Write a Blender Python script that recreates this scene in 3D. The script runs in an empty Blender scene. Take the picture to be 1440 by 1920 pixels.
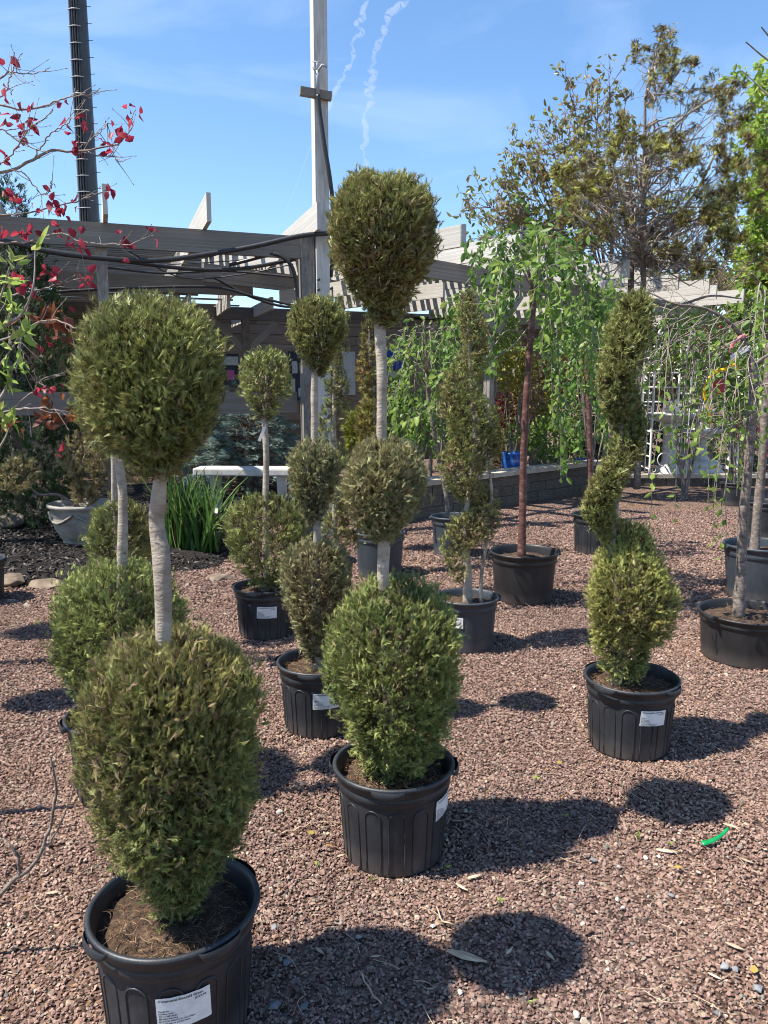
import bpy, math, random
import numpy as np
from mathutils import Vector, Matrix, Quaternion

R = math.radians
random.seed(7)
rng = np.random.default_rng(11)
sc = bpy.context.scene
col = sc.collection

# ------------------------------------------------------------------ camera
CAM_H, PITCH, FPX = 1.65, R(8.8), 1443.0        # eye height, downward tilt, focal length (in 1440x1920 pixels)
cd = bpy.data.cameras.new('camera')
cam = bpy.data.objects.new('camera', cd)
col.objects.link(cam)
cam.location = (0, 0, CAM_H)
cam.rotation_euler = (R(90) - PITCH, 0, 0)
cd.sensor_fit = 'VERTICAL'
cd.sensor_height = 24.0
cd.lens = 24.0 * FPX / 1920.0
cd.clip_start = 0.05
cd.clip_end = 6000
sc.camera = cam

# ------------------------------------------------------------------ sky, sun, exposure
SUN_EL = R(60.0)
sunv = Vector((-0.966 * math.cos(SUN_EL), -0.258 * math.cos(SUN_EL), math.sin(SUN_EL))).normalized()
world = bpy.data.worlds.new('World')
sc.world = world
world.use_nodes = True
wn, wl = world.node_tree.nodes, world.node_tree.links
wn.clear()
wo = wn.new('ShaderNodeOutputWorld')
wb = wn.new('ShaderNodeBackground')
sky = wn.new('ShaderNodeTexSky')
sky.sky_type = 'NISHITA'
sky.sun_disc = False
sky.sun_elevation = SUN_EL
sky.sun_rotation = R(255)
sky.altitude = 100
sky.air_density = 1.0
sky.dust_density = 0.25
sky.ozone_density = 2.6
# thin cirrus veils over the whole sky
tc = wn.new('ShaderNodeTexCoord')
mp = wn.new('ShaderNodeMapping'); mp.inputs['Scale'].default_value = (1.6, 2.2, 5.0); mp.inputs['Rotation'].default_value = (0.5, 0.3, 0.4)
nz = wn.new('ShaderNodeTexNoise'); nz.inputs['Scale'].default_value = 1.7; nz.inputs['Detail'].default_value = 7; nz.inputs['Roughness'].default_value = 0.55
nz.inputs['Distortion'].default_value = 0.6
cr = wn.new('ShaderNodeValToRGB')
cr.color_ramp.elements[0].position = 0.50; cr.color_ramp.elements[0].color = (0, 0, 0, 1)
cr.color_ramp.elements[1].position = 0.80; cr.color_ramp.elements[1].color = (0.17, 0.17, 0.17, 1)
mx = wn.new('ShaderNodeMix'); mx.data_type = 'RGBA'
mx.inputs[7].default_value = (6.6, 7.4, 8.4, 1)
wl.new(tc.outputs['Generated'], mp.inputs['Vector']); wl.new(mp.outputs['Vector'], nz.inputs['Vector'])
wl.new(nz.outputs['Fac'], cr.inputs['Fac']); wl.new(cr.outputs['Color'], mx.inputs[0])
hs = wn.new('ShaderNodeHueSaturation'); hs.inputs['Saturation'].default_value = 1.12; hs.inputs['Value'].default_value = 1.0
wl.new(sky.outputs['Color'], hs.inputs['Color'])
wl.new(hs.outputs['Color'], mx.inputs[6]); wl.new(mx.outputs[2], wb.inputs['Color'])
wb.inputs['Strength'].default_value = 0.115
wl.new(wb.outputs[0], wo.inputs['Surface'])

sd = bpy.data.lights.new('sun', 'SUN')
sd.energy = 5.0
sd.angle = R(0.53)
sd.color = (1.0, 0.93, 0.83)
sun = bpy.data.objects.new('sun', sd)
col.objects.link(sun)
sun.location = sunv * 50
sun.rotation_euler = sunv.to_track_quat('Z', 'Y').to_euler()
vs = sc.view_settings
vs.view_transform = 'Standard'; vs.look = 'None'; vs.gamma = 1; vs.use_curve_mapping = False
vs.exposure = 1.08
sc.render.engine = 'CYCLES'
sc.cycles.max_bounces = 8
sc.cycles.pixel_filter_type = 'BLACKMAN_HARRIS'
sc.cycles.filter_width = 1.05
sc.cycles.transparent_max_bounces = 8

# ------------------------------------------------------------------ where things stand
cp, sp = math.cos(PITCH), math.sin(PITCH)
def ray(u, v):
    x, y = (u - 720) / FPX, (960 - v) / FPX
    return x, cp + y * sp, y * cp - sp
def W(u, v, d):                       # point at forward distance d
    x, y, z = ray(u, v); t = d / y
    return np.array((x * t, d, CAM_H + z * t))
def G(u, v, z0=0.0):                  # point on the level z0
    x, y, z = ray(u, v); t = (z0 - CAM_H) / z
    return np.array((x * t, y * t, z0))
def S(u, v, d):                       # metres per pixel there
    return d / ray(u, v)[1] / FPX

# ------------------------------------------------------------------ mesh helpers
def mesh_from(name, V, quads=None, tris=None, smooth=True, colr=None):
    V = np.asarray(V, np.float32).reshape(-1, 3)
    q = np.zeros((0, 4), np.int32) if quads is None else np.asarray(quads, np.int32).reshape(-1, 4)
    t = np.zeros((0, 3), np.int32) if tris is None else np.asarray(tris, np.int32).reshape(-1, 3)
    me = bpy.data.meshes.new(name)
    me.vertices.add(len(V)); me.vertices.foreach_set('co', V.ravel())
    nl = q.size + t.size
    me.loops.add(nl); me.loops.foreach_set('vertex_index', np.concatenate([q.ravel(), t.ravel()]).astype(np.int32))
    me.polygons.add(len(q) + len(t))
    ls = np.concatenate([np.arange(len(q)) * 4, q.size + np.arange(len(t)) * 3]).astype(np.int32)
    me.polygons.foreach_set('loop_start', ls)
    me.polygons.foreach_set('use_smooth', np.full(len(q) + len(t), smooth, bool))
    if colr is not None:
        a = me.attributes.new('tint', 'FLOAT_COLOR', 'POINT')
        c = np.ones((len(V), 4), np.float32); c[:, :3] = colr
        a.data.foreach_set('color', c.ravel())
    me.update(calc_edges=True)
    return me

class MB:
    def __init__(s): s.V, s.q, s.t, s.n = [], [], [], 0
    def add(s, V, quads=None, tris=None):
        V = np.asarray(V, float).reshape(-1, 3)
        if quads is not None and len(quads): s.q.append(np.asarray(quads) + s.n)
        if tris is not None and len(tris): s.t.append(np.asarray(tris) + s.n)
        s.V.append(V); s.n += len(V); return s
    def tube(s, path, rad, sides=8, cap=True): return s.add(*tube(path, rad, sides, cap))
    def box(s, c, half, ang=0.0):
        k = np.array([(x, y, z) for x in (-1, 1) for y in (-1, 1) for z in (-1, 1)], float) * half
        ca, sa = math.cos(ang), math.sin(ang)
        V = np.stack([k[:, 0] * ca - k[:, 1] * sa, k[:, 0] * sa + k[:, 1] * ca, k[:, 2]], 1) + c
        return s.add(V, [(0, 1, 3, 2), (4, 6, 7, 5), (0, 4, 5, 1), (2, 3, 7, 6), (0, 2, 6, 4), (1, 5, 7, 3)])
    def mesh(s, name, smooth=True, off=(0, 0, 0)):
        V = np.concatenate(s.V) - np.asarray(off)
        return mesh_from(name, V, np.concatenate(s.q) if s.q else None, np.concatenate(s.t) if s.t else None, smooth)
    def build(s, name, mat, parent=None, smooth=True):
        off = base_of(parent)
        return link(name, s.mesh(name, smooth, off), mat, parent)

def catmull(P, n):
    P = np.asarray(P, float)
    if len(P) < 3:
        t = np.linspace(0, 1, n)[:, None]; return P[0] * (1 - t) + P[-1] * t
    Q = np.vstack([2 * P[0] - P[1], P, 2 * P[-1] - P[-2]])
    ts = np.linspace(0, len(P) - 1 - 1e-6, n); i = ts.astype(int); f = (ts - i)[:, None]
    a, b, c, d = Q[i], Q[i + 1], Q[i + 2], Q[i + 3]
    return 0.5 * ((2 * b) + (c - a) * f + (2 * a - 5 * b + 4 * c - d) * f * f + (3 * b - a - 3 * c + d) * f ** 3)

def tube(path, rad, sides=8, cap=True):
    P = np.asarray(path, float); n = len(P)
    r = np.broadcast_to(np.asarray(rad, float), (n,)) if np.ndim(rad) < 2 else np.asarray(rad)
    if r.ndim == 2: sides = r.shape[1]
    T = np.gradient(P, axis=0); T /= (np.linalg.norm(T, axis=1, keepdims=True) + 1e-12)
    ref = np.array((0.31, 0.17, 0.93)) if abs(T[0][2]) < 0.8 else np.array((0.9, 0.3, 0.1))
    A = np.zeros_like(P); a = ref - T[0] * ref.dot(T[0])
    for i in range(n):
        a = a - T[i] * a.dot(T[i]); a /= (np.linalg.norm(a) + 1e-12); A[i] = a
    Bv = np.cross(T, A)
    th = np.arange(sides) * 2 * math.pi / sides
    rr = r[:, None] if r.ndim == 1 else r
    V = P[:, None, :] + rr[..., None] * (np.cos(th)[None, :, None] * A[:, None, :] + np.sin(th)[None, :, None] * Bv[:, None, :])
    i = np.arange(n - 1)[:, None] * sides; j = np.arange(sides)[None, :]; k = (j + 1) % sides
    q = np.stack([i + j, i + k, i + sides + k, i + sides + j], -1).reshape(-1, 4)
    V = V.reshape(-1, 3); tr = None
    if cap:
        V = np.vstack([V, P[0], P[-1]]); m = n * sides
        j = np.arange(sides); k = (j + 1) % sides
        tr = np.vstack([np.stack([np.full(sides, m), k, j], 1), np.stack([np.full(sides, m + 1), (n - 1) * sides + j, (n - 1) * sides + k], 1)])
    return V, q, tr

def lathe(prof, seg=64):
    th = np.arange(seg) * 2 * math.pi / seg
    V = np.array([(r * math.cos(a), r * math.sin(a), z) for (r, z) in prof for a in th])
    n = len(prof)
    i = np.arange(n - 1)[:, None] * seg; j = np.arange(seg)[None, :]; k = (j + 1) % seg
    return V, np.stack([i + j, i + k, i + seg + k, i + seg + j], -1).reshape(-1, 4)

def base_of(o):
    p = np.zeros(3)
    while o is not None:
        p = p + np.array(o.location); o = o.parent
    return p

def link(name, me, mat=None, parent=None, loc=None, rot=None, scale=None):
    if mat is not None and not me.materials: me.materials.append(mat)
    o = bpy.data.objects.new(name, me); col.objects.link(o)
    if parent is not None: o.parent = parent
    if loc is not None: o.location = loc
    if rot is not None: o.rotation_euler = rot
    if scale is not None: o.scale = scale if np.ndim(scale) else (scale,) * 3
    return o

def thing(name, label, cat, loc=(0, 0, 0), group=None, kind=None):
    o = bpy.data.objects.new(name, None); col.objects.link(o)
    o.empty_display_size = 0.1
    o.location = loc
    return tag(o, label, cat, group, kind)
def tag(o, label=None, cat=None, group=None, kind=None):
    if label: o['label'] = label
    if cat: o['category'] = cat
    if group: o['group'] = group
    if kind: o['kind'] = kind
    return o

# cheap smooth 3-D noise, about -1..1
_k = rng.normal(size=(7, 3)); _k /= np.linalg.norm(_k, axis=1, keepdims=True); _k *= np.linspace(0.7, 1.9, 7)[:, None]
_f = rng.uniform(0, 6.28, 7)
def noise(P, s=1.0, seed=0.0):
    P = np.atleast_2d(P) * s + seed * 3.17
    return np.sin(P @ _k.T + _f + 1.3 * np.sin(P[:, [1, 2, 0]] @ _k.T * 0.7 + _f[::-1])).sum(1) / 3.2

# ------------------------------------------------------------------ materials
def new_mat(name):
    m = bpy.data.materials.new(name); m.use_nodes = True
    n, l = m.node_tree.nodes, m.node_tree.links
    return m, n, l, n['Principled BSDF']
def ramp(n, stops):
    c = n.new('ShaderNodeValToRGB'); e = c.color_ramp.elements
    e[0].position, e[0].color = stops[0][0], (*stops[0][1], 1)
    e[1].position, e[1].color = stops[-1][0], (*stops[-1][1], 1)
    for p, k in stops[1:-1]:
        q = e.new(p); q.color = (*k, 1)
    return c
def coords(n, l, scale=(1, 1, 1), kind='Object', rnd=True):
    t = n.new('ShaderNodeTexCoord'); m = n.new('ShaderNodeMapping'); m.inputs['Scale'].default_value = scale
    l.new(t.outputs[kind], m.inputs['Vector'])
    if rnd:
        o = n.new('ShaderNodeObjectInfo'); k = n.new('ShaderNodeMath'); k.operation = 'MULTIPLY'; k.inputs[1].default_value = 37.0
        l.new(o.outputs['Random'], k.inputs[0]); l.new(k.outputs[0], m.inputs['Location'])
    return m.outputs['Vector']
def noise_mat(name, stops, scale=8, rough=0.8, bump=0.3, stretch=(1, 1, 1), detail=6, bscale=None, bdist=0.01, spec=0.3, rnd=True, vary=0.0, kind='Object'):
    m, n, l, b = new_mat(name)
    v = coords(n, l, stretch, kind, rnd)
    t = n.new('ShaderNodeTexNoise'); t.inputs['Scale'].default_value = scale; t.inputs['Detail'].default_value = detail; t.inputs['Roughness'].default_value = 0.62
    l.new(v, t.inputs['Vector']); c = ramp(n, stops); l.new(t.outputs['Fac'], c.inputs['Fac'])
    out = c.outputs['Color']
    if vary:
        o = n.new('ShaderNodeObjectInfo'); mr = n.new('ShaderNodeMapRange'); mr.inputs[3].default_value = 1 - vary; mr.inputs[4].default_value = 1 + vary
        h = n.new('ShaderNodeHueSaturation'); l.new(o.outputs['Random'], mr.inputs[0]); l.new(mr.outputs[0], h.inputs['Value']); l.new(out, h.inputs['Color']); out = h.outputs['Color']
    l.new(out, b.inputs['Base Color'])
    b.inputs['Roughness'].default_value = rough; b.inputs['Specular IOR Level'].default_value = spec
    if bump:
        t2 = n.new('ShaderNodeTexNoise'); t2.inputs['Scale'].default_value = bscale or scale * 3; t2.inputs['Detail'].default_value = 5
        l.new(v, t2.inputs['Vector']); bp = n.new('ShaderNodeBump'); bp.inputs['Strength'].default_value = bump; bp.inputs['Distance'].default_value = bdist
        l.new(t2.outputs['Fac'], bp.inputs['Height']); l.new(bp.outputs[0], b.inputs['Normal'])
    return m
def leaf_mat(name, color=None, vary=None, trans=0.35, rough=0.45, spec=0.35):
    """leaf: 'tint' attribute colour, or a random pick of a ramp per leaf object"""
    m, n, l, b = new_mat(name)
    if color is None:
        a = n.new('ShaderNodeAttribute'); a.attribute_name = 'tint'; out = a.outputs['Color']
    else:
        o = n.new('ShaderNodeObjectInfo'); c = ramp(n, vary); l.new(o.outputs['Random'], c.inputs['Fac']); out = c.outputs['Color']
    l.new(out, b.inputs['Base Color']); b.inputs['Roughness'].default_value = rough; b.inputs['Specular IOR Level'].default_value = spec
    tr = n.new('ShaderNodeBsdfTranslucent'); g = n.new('ShaderNodeGamma'); g.inputs['Gamma'].default_value = 0.8
    l.new(out, g.inputs['Color']); l.new(g.outputs[0], tr.inputs['Color'])
    mixs = n.new('ShaderNodeMixShader'); mixs.inputs[0].default_value = trans
    l.new(b.outputs[0], mixs.inputs[1]); l.new(tr.outputs[0], mixs.inputs[2]); l.new(mixs.outputs[0], n['Material Output'].inputs['Surface'])
    return m

M = {}
M['foliage'] = leaf_mat('foliage', trans=0.16, rough=0.45, spec=0.22)
M['leaf_tint'] = leaf_mat('leaf_tint', trans=0.42, rough=0.4, spec=0.35)
M['leaf_green'] = leaf_mat('leaf_green', 1, [(0, (0.09, 0.17, 0.025)), (0.5, (0.16, 0.27, 0.04)), (1, (0.27, 0.36, 0.07))], trans=0.5)
M['leaf_lime'] = leaf_mat('leaf_lime', 1, [(0, (0.18, 0.30, 0.05)), (0.6, (0.30, 0.40, 0.08)), (1, (0.40, 0.42, 0.10))], trans=0.45)
M['leaf_red'] = leaf_mat('leaf_red', 1, [(0, (0.16, 0.012, 0.02)), (0.5, (0.30, 0.018, 0.035)), (1, (0.46, 0.04, 0.06))], trans=0.5)
M['leaf_rust'] = leaf_mat('leaf_rust', 1, [(0, (0.10, 0.025, 0.012)), (0.6, (0.17, 0.05, 0.02)), (1, (0.26, 0.09, 0.03))], trans=0.4)
M['leaf_iris'] = leaf_mat('leaf_iris', 1, [(0, (0.035, 0.085, 0.018)), (0.55, (0.065, 0.145, 0.028)), (0.9, (0.11, 0.21, 0.045)), (1, (0.24, 0.22, 0.09))], trans=0.4)
M['bark_pale'] = noise_mat('bark_pale', [(0.25, (0.20, 0.165, 0.125)), (0.5, (0.36, 0.315, 0.262)), (0.75, (0.46, 0.415, 0.355))], scale=9, stretch=(2.0, 2.0, 5.0), bump=0.55, bscale=30, bdist=0.006, rough=0.85)
def pale_bark():
    m = M['bark_pale']; n, l = m.node_tree.nodes, m.node_tree.links; b = n['Principled BSDF']; src = b.inputs['Base Color'].links[0].from_socket
    v = coords(n, l, (1.6, 1.6, 3.6)); t = n.new('ShaderNodeTexNoise'); t.inputs['Scale'].default_value = 13; t.inputs['Detail'].default_value = 4; l.new(v, t.inputs['Vector'])
    c = ramp(n, [(0.24, (0.42, 0.36, 0.30)), (0.36, (1, 1, 1)), (0.66, (1, 1, 1)), (0.82, (0.72, 0.66, 0.59))]); l.new(t.outputs['Fac'], c.inputs['Fac'])
    t2 = n.new('ShaderNodeTexNoise'); t2.inputs['Scale'].default_value = 5; t2.inputs['Detail'].default_value = 5; l.new(coords(n, l, (1, 1, 1)), t2.inputs['Vector'])
    c2 = ramp(n, [(0.35, (0.72, 0.70, 0.68)), (0.6, (1.08, 1.06, 1.03))]); l.new(t2.outputs['Fac'], c2.inputs['Fac'])
    a = n.new('ShaderNodeMix'); a.data_type = 'RGBA'; a.blend_type = 'MULTIPLY'; a.inputs[0].default_value = 1; l.new(src, a.inputs[6]); l.new(c.outputs['Color'], a.inputs[7])
    a2 = n.new('ShaderNodeMix'); a2.data_type = 'RGBA'; a2.blend_type = 'MULTIPLY'; a2.inputs[0].default_value = 1; l.new(a.outputs[2], a2.inputs[6]); l.new(c2.outputs['Color'], a2.inputs[7]); l.new(a2.outputs[2], b.inputs['Base Color'])
pale_bark()
M['bark_red'] = noise_mat('bark_red', [(0.3, (0.06, 0.025, 0.02)), (0.55, (0.13, 0.06, 0.05)), (0.75, (0.26, 0.19, 0.16))], scale=10, stretch=(1.5, 1.5, 4), bump=0.4, rough=0.5, bdist=0.005)
M['bark_grey'] = noise_mat('bark_grey', [(0.3, (0.075, 0.06, 0.05)), (0.55, (0.20, 0.165, 0.14)), (0.75, (0.36, 0.31, 0.27))], scale=18, stretch=(1.5, 1.5, 3), bump=0.6, rough=0.85, bdist=0.006)
M['twig_brown'] = noise_mat('twig_brown', [(0.3, (0.075, 0.045, 0.028)), (0.7, (0.18, 0.115, 0.07))], scale=20, bump=0, rough=0.8)
M['twig_grey'] = noise_mat('twig_grey', [(0.3, (0.13, 0.105, 0.09)), (0.7, (0.34, 0.29, 0.25))], scale=20, bump=0, rough=0.8)
M['twig_purple'] = noise_mat('twig_purple', [(0.3, (0.10, 0.06, 0.065)), (0.7, (0.27, 0.17, 0.18))], scale=20, bump=0, rough=0.8)
M['soil'] = noise_mat('soil', [(0.3, (0.020, 0.013, 0.009)), (0.55, (0.065, 0.041, 0.027)), (0.78, (0.16, 0.105, 0.065))], scale=26, bump=0.8, bscale=70, bdist=0.012, rough=0.95)
M['litter'] = leaf_mat('litter', trans=0.1, rough=0.8, spec=0.1)
M['wood_grey'] = noise_mat('wood_grey', [(0.25, (0.105, 0.095, 0.082)), (0.48, (0.215, 0.198, 0.175)), (0.62, (0.27, 0.25, 0.225)), (0.8, (0.38, 0.36, 0.33))], scale=6, stretch=(0.9, 7, 7), bump=0.35, bscale=9, bdist=0.006, rough=0.85, vary=0.16)
M['wood_pale'] = noise_mat('wood_pale', [(0.25, (0.30, 0.285, 0.255)), (0.5, (0.46, 0.44, 0.40)), (0.75, (0.58, 0.56, 0.52))], scale=5, stretch=(0.7, 6, 6), bump=0.35, bscale=9, bdist=0.006, rough=0.85, vary=0.10)
M['wood_dark'] = noise_mat('wood_dark', [(0.25, (0.10, 0.085, 0.07)), (0.5, (0.19, 0.165, 0.14)), (0.75, (0.28, 0.25, 0.215))], scale=5, stretch=(0.7, 6, 6), bump=0.35, bscale=9, bdist=0.006, rough=0.9, vary=0.2)
M['siding'] = noise_mat('siding', [(0.25, (0.115, 0.085, 0.062)), (0.5, (0.20, 0.155, 0.115)), (0.75, (0.27, 0.215, 0.165))], scale=4, stretch=(0.6, 5, 5), bump=0.3, rough=0.9, vary=0.25)
M['hose'] = noise_mat('hose', [(0.3, (0.012, 0.012, 0.013)), (0.7, (0.03, 0.03, 0.032))], scale=20, bump=0.1, rough=0.4, spec=0.5)
M['steel_dark'] = noise_mat('steel_dark', [(0.3, (0.03, 0.033, 0.037)), (0.7, (0.055, 0.06, 0.066))], scale=2, bump=0.0, rough=0.45, spec=0.5)
M['steel_pale'] = noise_mat('steel_pale', [(0.3, (0.25, 0.27, 0.29)), (0.7, (0.4, 0.42, 0.44))], scale=2, bump=0.0, rough=0.4, spec=0.5)
M['concrete_white'] = noise_mat('concrete_white', [(0.3, (0.42, 0.41, 0.38)), (0.6, (0.58, 0.57, 0.54)), (0.8, (0.66, 0.65, 0.62))], scale=7, bump=0.25, bdist=0.004, rough=0.75)
M['cast_stone'] = noise_mat('cast_stone', [(0.25, (0.13, 0.12, 0.10)), (0.5, (0.25, 0.23, 0.20)), (0.75, (0.36, 0.335, 0.295))], scale=6, bump=0.4, bdist=0.006, rough=0.85)
M['block'] = noise_mat('block', [(0.25, (0.06, 0.048, 0.038)), (0.5, (0.115, 0.095, 0.076)), (0.75, (0.18, 0.152, 0.125))], scale=7, bump=0.9, bscale=9, bdist=0.03, rough=0.95, vary=0.15)
M['cap'] = noise_mat('cap', [(0.25, (0.26, 0.225, 0.175)), (0.5, (0.40, 0.35, 0.28)), (0.75, (0.50, 0.45, 0.37))], scale=6, bump=0.4, bdist=0.01, rough=0.9, vary=0.1)
M['rock'] = noise_mat('rock', [(0.25, (0.08, 0.068, 0.056)), (0.5, (0.17, 0.148, 0.122)), (0.75, (0.27, 0.24, 0.20))], scale=5, bump=0.5, bdist=0.02, rough=0.9, vary=0.2)
M['flagstone'] = noise_mat('flagstone', [(0.25, (0.07, 0.05, 0.036)), (0.5, (0.15, 0.115, 0.085)), (0.75, (0.25, 0.205, 0.16))], scale=9, bump=0.4, bdist=0.015, rough=0.9, vary=0.15)
M['pebble_pale'] = noise_mat('pebble_pale', [(0.3, (0.34, 0.31, 0.28)), (0.7, (0.58, 0.54, 0.49))], scale=20, bump=0.3, bdist=0.002, rough=0.8, vary=0.25)
M['pebble_grey'] = noise_mat('pebble_grey', [(0.3, (0.12, 0.125, 0.135)), (0.7, (0.25, 0.255, 0.265))], scale=20, bump=0.3, bdist=0.002, rough=0.8, vary=0.25)
M['chip'] = noise_mat('chip', [(0.3, (0.26, 0.185, 0.12)), (0.7, (0.50, 0.40, 0.29))], scale=12, stretch=(1, 8, 8), bump=0.4, bdist=0.002, rough=0.85, vary=0.2)
M['white_metal'] = noise_mat('white_metal', [(0.3, (0.66, 0.66, 0.64)), (0.7, (0.80, 0.80, 0.78))], scale=5, bump=0, rough=0.4, spec=0.5)
M['ribbon'] = leaf_mat('ribbon', 1, [(0, (0.85, 0.55, 0.01)), (1, (0.85, 0.55, 0.01))], trans=0.3, rough=0.3)
M['ribbon_pink'] = leaf_mat('ribbon_pink', 1, [(0, (0.62, 0.24, 0.28)), (1, (0.62, 0.24, 0.28))], trans=0.3, rough=0.3)
M['tag_white'] = noise_mat('tag_white', [(0.3, (0.62, 0.62, 0.60)), (0.7, (0.78, 0.78, 0.76))], scale=30, bump=0.25, bdist=0.002, rough=0.5)
M['ink'] = noise_mat('ink', [(0.3, (0.03, 0.03, 0.035)), (0.7, (0.07, 0.07, 0.08))], scale=60, bump=0, rough=0.7)
M['tag_red'] = noise_mat('tag_red', [(0.3, (0.35, 0.03, 0.04)), (0.7, (0.45, 0.05, 0.06))], scale=9, bump=0, rough=0.5)
M['plastic_green'] = noise_mat('plastic_green', [(0.3, (0.002, 0.17, 0.045)), (0.7, (0.01, 0.28, 0.075))], scale=30, bump=0, rough=0.25, spec=0.6)
M['glaze_blue'] = noise_mat('glaze_blue', [(0.3, (0.008, 0.05, 0.22)), (0.7, (0.02, 0.12, 0.42))], scale=6, bump=0, rough=0.15, spec=0.6)
M['poster_blue'] = noise_mat('poster_blue', [(0.3, (0.01, 0.04, 0.26)), (0.7, (0.02, 0.07, 0.36))], scale=4, bump=0, rough=0.5)
M['poster_pale'] = noise_mat('poster_pale', [(0.3, (0.30, 0.33, 0.32)), (0.7, (0.48, 0.50, 0.48))], scale=5, bump=0, rough=0.6)
M['poster_dark'] = noise_mat('poster_dark', [(0.3, (0.015, 0.016, 0.03)), (0.7, (0.04, 0.045, 0.07))], scale=5, bump=0, rough=0.6)
M['poster_pink'] = noise_mat('poster_pink', [(0.3, (0.35, 0.05, 0.22)), (0.7, (0.55, 0.14, 0.35))], scale=9, bump=0, rough=0.6)
M['roof_sheet'] = noise_mat('roof_sheet', [(0.3, (0.05, 0.05, 0.052)), (0.7, (0.10, 0.10, 0.10))], scale=3, bump=0.1, rough=0.8)

# nursery pot plastic: dusty charcoal
def pot_mat(name, base, dust, amt):
    m, n, l, b = new_mat(name)
    v = coords(n, l, (1, 1, 0.55))
    t = n.new('ShaderNodeTexNoise'); t.inputs['Scale'].default_value = 7; t.inputs['Detail'].default_value = 9; t.inputs['Roughness'].default_value = 0.72
    l.new(v, t.inputs['Vector'])
    c = ramp(n, [(0.38, base), (0.62, tuple(np.array(base) * 0.5 + np.array(dust) * 0.5 * amt)), (0.85, dust)])
    l.new(t.outputs['Fac'], c.inputs['Fac'])
    # splashed dust on the lowest few centimetres
    tcn = n.new('ShaderNodeTexCoord'); sx = n.new('ShaderNodeSeparateXYZ'); l.new(tcn.outputs['Object'], sx.inputs[0])
    mr = n.new('ShaderNodeMapRange'); mr.inputs[1].default_value = 0.0; mr.inputs[2].default_value = 0.10; mr.inputs[3].default_value = 0.75; mr.inputs[4].default_value = 0.0
    l.new(sx.outputs['Z'], mr.inputs[0])
    mu = n.new('ShaderNodeMath'); mu.operation = 'MULTIPLY'; l.new(mr.outputs[0], mu.inputs[0]); l.new(t.outputs['Fac'], mu.inputs[1])
    mxx = n.new('ShaderNodeMix'); mxx.data_type = 'RGBA'; mxx.inputs[7].default_value = (0.16, 0.13, 0.115, 1)
    l.new(mu.outputs[0], mxx.inputs[0]); l.new(c.outputs['Color'], mxx.inputs[6]); l.new(mxx.outputs[2], b.inputs['Base Color'])
    t2 = n.new('ShaderNodeTexNoise'); t2.inputs['Scale'].default_value = 5; l.new(v, t2.inputs['Vector'])
    mr2 = n.new('ShaderNodeMapRange'); mr2.inputs[3].default_value = 0.36; mr2.inputs[4].default_value = 0.62; l.new(t2.outputs['Fac'], mr2.inputs[0]); l.new(mr2.outputs[0], b.inputs['Roughness'])
    t3 = n.new('ShaderNodeTexNoise'); t3.inputs['Scale'].default_value = 160; l.new(v, t3.inputs['Vector'])
    bp = n.new('ShaderNodeBump'); bp.inputs['Strength'].default_value = 0.25; bp.inputs['Distance'].default_value = 0.002; l.new(t3.outputs['Fac'], bp.inputs['Height']); l.new(bp.outputs[0], b.inputs['Normal'])
    b.inputs['Specular IOR Level'].default_value = 0.45
    return m
M['pot_charcoal'] = pot_mat('pot_charcoal', (0.010, 0.012, 0.016), (0.070, 0.076, 0.084), 0.7)
M['pot_black'] = pot_mat('pot_black', (0.010, 0.010, 0.011), (0.032, 0.032, 0.034), 1.0)
M['pot_slate'] = pot_mat('pot_slate', (0.024, 0.031, 0.040), (0.058, 0.07, 0.085), 1.0)

def gravel_mat():
    m, n, l, b = new_mat('gravel_stone')
    o = n.new('ShaderNodeObjectInfo')
    c = ramp(n, [(0.0, (0.105, 0.062, 0.050)), (0.25, (0.170, 0.103, 0.083)), (0.52, (0.225, 0.143, 0.116)), (0.76, (0.270, 0.180, 0.147)), (0.90, (0.31, 0.225, 0.180)),
                 (0.945, (0.18, 0.160, 0.140)), (0.97, (0.08, 0.072, 0.066)), (0.99, (0.37, 0.31, 0.24)), (1.0, (0.43, 0.37, 0.29))])
    l.new(o.outputs['Random'], c.inputs['Fac'])
    v = coords(n, l, (1, 1, 1)); t = n.new('ShaderNodeTexNoise'); t.inputs['Scale'].default_value = 2.2; t.inputs['Detail'].default_value = 5
    l.new(v, t.inputs['Vector']); mr = n.new('ShaderNodeMapRange'); mr.inputs[3].default_value = 0.76; mr.inputs[4].default_value = 1.26
    h = n.new('ShaderNodeHueSaturation'); l.new(t.outputs['Fac'], mr.inputs[0]); l.new(mr.outputs[0], h.inputs['Value']); l.new(c.outputs['Color'], h.inputs['Color'])
    geo = n.new('ShaderNodeNewGeometry'); big = n.new('ShaderNodeTexNoise'); big.inputs['Scale'].default_value = 1.1; big.inputs['Detail'].default_value = 6; l.new(geo.outputs['Position'], big.inputs['Vector'])
    c2 = ramp(n, [(0.30, (0.80, 0.78, 0.80)), (0.5, (1.0, 1.0, 1.0)), (0.72, (1.22, 1.20, 1.12))]); l.new(big.outputs['Fac'], c2.inputs['Fac'])
    mm = n.new('ShaderNodeMix'); mm.data_type = 'RGBA'; mm.blend_type = 'MULTIPLY'; mm.inputs[0].default_value = 1; l.new(h.outputs['Color'], mm.inputs[6]); l.new(c2.outputs['Color'], mm.inputs[7])
    l.new(mm.outputs[2], b.inputs['Base Color']); b.inputs['Roughness'].default_value = 0.85; b.inputs['Specular IOR Level'].default_value = 0.25
    return m
M['gravel'] = gravel_mat()
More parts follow.
